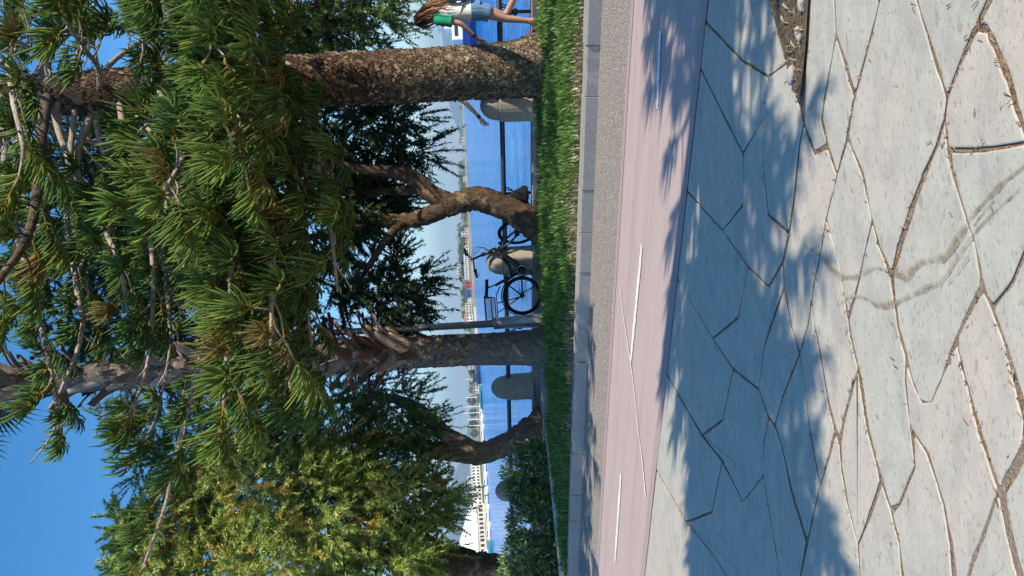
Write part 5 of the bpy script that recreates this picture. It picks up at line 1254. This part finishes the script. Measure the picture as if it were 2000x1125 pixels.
building('terrace_building', 'white building with wide dark windows right of the white tent', 946, 985, 17, 1.06, 'wall_white', 'wall_grey', 2, 5, 4)
building('arcade', 'row of low cream shops in front of the white tent', 986, 1050, 15, 1.03, 'wall_cream', 'wall_white', 1, 8, 1)
building('arcade', 'cream shop row under the left end of white tent', 1052, 1120, 15, 1.03, 'wall_cream', 'wall_grey', 1, 7, 1)
building('shore_house', 'tiny pale house on the far right shore by the blue hill', 268, 282, 4, 1.03, 'wall_white', 'wall_cream', 1, 2, 0)
building('shore_house', 'low white house among far trees seen right of twisted trunk', 445, 462, 6, 1.04, 'wall_white', 'roof_red', 1, 3, 1, pitched=True)
HL_ = ['low white house', 'pale boxy house', 'cream gabled house', 'narrow white house', 'wide white house', 'grey flat house']
for i, (a0, a1, h, fy, zp, where) in enumerate(((452, 462, 7, 1.12, 8, 'among trees above the dark forked trunk'), (466, 478, 6, 1.03, 0, 'on the shore beside the handlebar'), (480, 493, 8, 1.06, 2, 'on the shore just right of the long building'),
        (583, 591, 9, 1.03, 1, 'squeezed beside the blue block'), (598, 606, 7, 1.16, 14, 'up among trees over the bike basket'), (634, 641, 12, 1.05, 1, 'touching the lamp post on the shore'), (622, 630, 7, 1.2, 16, 'up the slope next to the lamp post'),
        (755, 768, 7, 1.03, 1, 'behind the teal boat'), (888, 902, 10, 1.04, 1, 'between the forked trunk and terraces'), (930, 942, 7, 1.2, 22, 'above the stepped terrace building'), (960, 976, 7, 1.2, 21, 'above the wide dark windows'), (296, 306, 5, 1.03, 0, 'on the far right shore under low trees'), (345, 356, 5, 1.03, 0, 'on the far shore right of the twisted trunk'))):
    building('small_house', HL_[i % 6] + ' ' + where, a0, a1, h, fy, ('wall_white', 'wall_cream', 'wall_white')[i % 3], ('wall_white', 'roof_red', 'wall_grey')[i % 3], 1 + i % 2, 2, zp, 'house', pitched=i % 3 == 1)
# big white tent roof
Y = shoreY(1050) * 1.12; c = far(1050, Y, 3.4); root = thing('white_tent', 'huge white sloping tent roof behind the cream shops', 'tent', c, facing(c)); u = Y / FPX
mb = MB(); n = 14; v = []
for i in range(n + 1):
    s = i / n; x = (65 - 150 * s) * u; top = (10 + 50 * s ** .8) * u
    for q in (0, .35, .7, 1.0): v.append((x, 6 * u * 2 * q, top * (q ** .8)))
    v.append((x, 30 * u, 0))
mb.add(v, [(i * 5 + j, (i + 1) * 5 + j, (i + 1) * 5 + j + 1, i * 5 + j + 1) for i in range(n) for j in range(4)]); mb.build('canopy', MAT['tent'], root, smooth=True)
mb = MB(); mb.box((-10 * u, 16 * u, -1.6), (148 * u, 26 * u, 3.4)); mb.build('side_wall', MAT['wall_white'], root)
# pier, quay and moored boats on the left
q0, q1 = far(650, shoreY(650) * .99), far(1300, shoreY(1300) * .99)
mb = MB(); pts = [far(a, shoreY(a) * .985, -.25) for a in range(600, 1500, 25)]
v = []
for a, p in zip(range(600, 1500, 25), pts):
    b = far(a, shoreY(a) * 1.03); v += [(p.x, p.y, WZ - .2), (p.x, p.y, .45), (b.x, b.y, .45)]
mb.add(v, [(i * 3 + j, (i + 1) * 3 + j, (i + 1) * 3 + j + 1, i * 3 + j + 1) for i in range(len(pts) - 1) for j in range(2)]); mb.build('harbour_quay', MAT['quay_far'], kind='structure')
def hull(L, B, H, mat, root, sheer=.25):
    v = []; n = 9
    for i in range(n):
        s = i / (n - 1); x = -L / 2 + L * s; b = B / 2 * (1 - max(0, (s - .45) / .55) ** 2.2) * (.86 + .14 * min(1, s * 4)); h = H * (1 + sheer * s * s)
        for y, z in ((-b, h), (-b * .92, h * .45), (-b * .5, -.1), (0, -.35), (b * .5, -.1), (b * .92, h * .45), (b, h)): v.append((x, y, z))
    mb = MB(); mb.add(v, [(i * 7 + j, (i + 1) * 7 + j, (i + 1) * 7 + j + 1, i * 7 + j + 1) for i in range(n - 1) for j in range(6)] + [tuple(range(7))] + [(i * 7, i * 7 + 6, (i + 1) * 7 + 6, (i + 1) * 7) for i in range(n - 1)])
    return mb.build('hull', MAT[mat], root)
def boat(label, a, fy, L, hm, cab, mast=0.0, rz=None, B=None, H=None, group=None, flip=1):
    Y = shoreY(a) * fy; c = far(a, Y); root = thing('boat', label, 'boat', c, facing(c) + (rz if rz is not None else 0), group); H = H or L * .11; B = B or L * .30
    hull(L, B, H, hm, root)
    mb = MB(); mb.box((-L * .08, 0, H * 1.0 + H * .5), (L * .42, B * .62, H * 1.0)); mb.box((-L * .04, 0, H * 1.0 + H * 1.04), (L * .30, B * .60, H * .10)); o = mb.build('cabin', MAT[cab], root)
    for s in (-1, 1):
        mb = MB(); mb.box((-L * .08, s * B * .315, H * 1.6), (L * .34, .04, H * .42)); mb.build('window', MAT['window'], o)
    if mast:
        mb = MB(); mb.tube([(L * .05, 0, H), (L * .05, 0, H + mast)], [.11, .07], 6); mb.build('mast', MAT['mast'], root)
        mb = MB(); mb.tube([(L * .05, 0, H + 1.3), (-L * .35, 0, H + 1.3)], .10, 6); mb.build('boom', MAT['mast'], root)
    return root
boat('dark navy boat at the far quay just left of the palm', 735, .96, 9.5, 'boat_navy', 'boat_navy', 0, 0, 3.2, 1.7)
boat('flat teal green boat in front of the mooring poles', 775, .93, 9.5, 'boat_teal', 'boat_teal', 0, 0, 3.0, 1.0)
G1 = 'white boats moored along the far quay'
for a, lab, ms in ((805, 'white sailing boat moored below the third mooring pole', 9), (825, 'white boat moored right of the forked trunk in view', 8), (845, 'white boat partly behind the forked trunk', 8),
                   (912, 'white boat at the quay just left of the forked trunk', 0), (940, 'white boat moored below the terrace building', 0), (968, 'white boat moored below wide dark windows', 0), (1005, 'white boat moored below the cream shops', 0), (1040, 'white boat moored under the middle of tent', 0)):
    boat(lab, a, .965, 6.2, 'boat_white', 'boat_white', 0, 0, group=G1)
boat('pale blue and white boat at the left end of the quay', 1082, .93, 7.5, 'boat_teal', 'boat_white', 0, .2, H=1.2)
PL = ['palest tall mooring pole nearest the palm trunk', 'mooring pole second from the palm', 'tall white pole in the middle of the mooring row', 'mooring pole fourth from the palm', 'shorter mooring pole beside the forked trunk', 'white pole rising behind the dark navy boat']
for i, (a, h) in enumerate(((776, 24), (794, 28), (806, 30), (819, 24), (831, 22), (741, 22))):
    Y = shoreY(a) * 1.0; c = far(a, Y, .3); root = thing('mooring_pole', PL[i], 'pole', c, 0, 'pale poles along the far pontoon'); hh = h * Y / FPX
    mb = MB(); mb.tube([(0, 0, 0), (0, 0, hh)], [.19, .15], 8); mb.build('shaft', MAT['mast'], root); mb = MB(); mb.ell((0, 0, hh), (.25, .25, .2), 8, 6); mb.build('cap', MAT['mast'], root)
# blue hulled motor yacht on the right
Yb = 92.0; c = P(hx(62), 50, Yb); c = Vector((c.x, c.y, WZ)); root = thing('motor_yacht', 'white motor yacht with dark blue hull passing behind the walking woman', 'boat', c, math.radians(180 + 8))
hull(9.6, 3.0, 1.55, 'boat_blue', root, .12)
for nm, ctr, dim, mt in (('cabin', (-.4, 0, 2.25), (5.6, 2.3, 1.35), 'boat_white'), ('flybridge', (-.9, 0, 3.35), (3.6, 2.0, .85), 'boat_white'), ('hardtop', (-1.1, 0, 4.55), (3.0, 2.0, .14), 'boat_white')):
    mb = MB(); mb.box(ctr, dim); o = mb.build(nm, MAT[mt], root, bevel=.12)
    if nm == 'cabin':
        for s in (-1, 1):
            mb = MB(); mb.box((-.3, s * 1.17, 2.4), (4.4, .06, .42)); mb.build('window', MAT['window'], o)
mb = MB()
for x in (-2.3, .1):
    for y in (-.9, .9): mb.tube([(x, y, 3.7), (x, y, 4.5)], .05, 6)
mb.build('supports', MAT['boat_white'], root)
mb = MB(); mb.tube([(-1.2, 0, 4.6), (-1.2, 0, 6.6)], .035, 6); mb.build('aerial', MAT['mast'], root)
# ------------------------------------------------------------------ sea air
if True:
    s = bpy.data.materials.new('haze'); s.use_nodes = True; nt = s.node_tree
    for n in list(nt.nodes): nt.nodes.remove(n)
    pv = nt.nodes.new('ShaderNodeVolumePrincipled'); pv.inputs['Density'].default_value = 2.6e-4; pv.inputs['Color'].default_value = (.52, .77, 1, 1); pv.inputs['Anisotropy'].default_value = .2
    ou = nt.nodes.new('ShaderNodeOutputMaterial'); nt.links.new(pv.outputs[0], ou.inputs['Volume'])
    mb = MB(); mb.box((0, 2500, 148), (17000, 13000, 304)); mb.build('haze', s, kind='stuff')
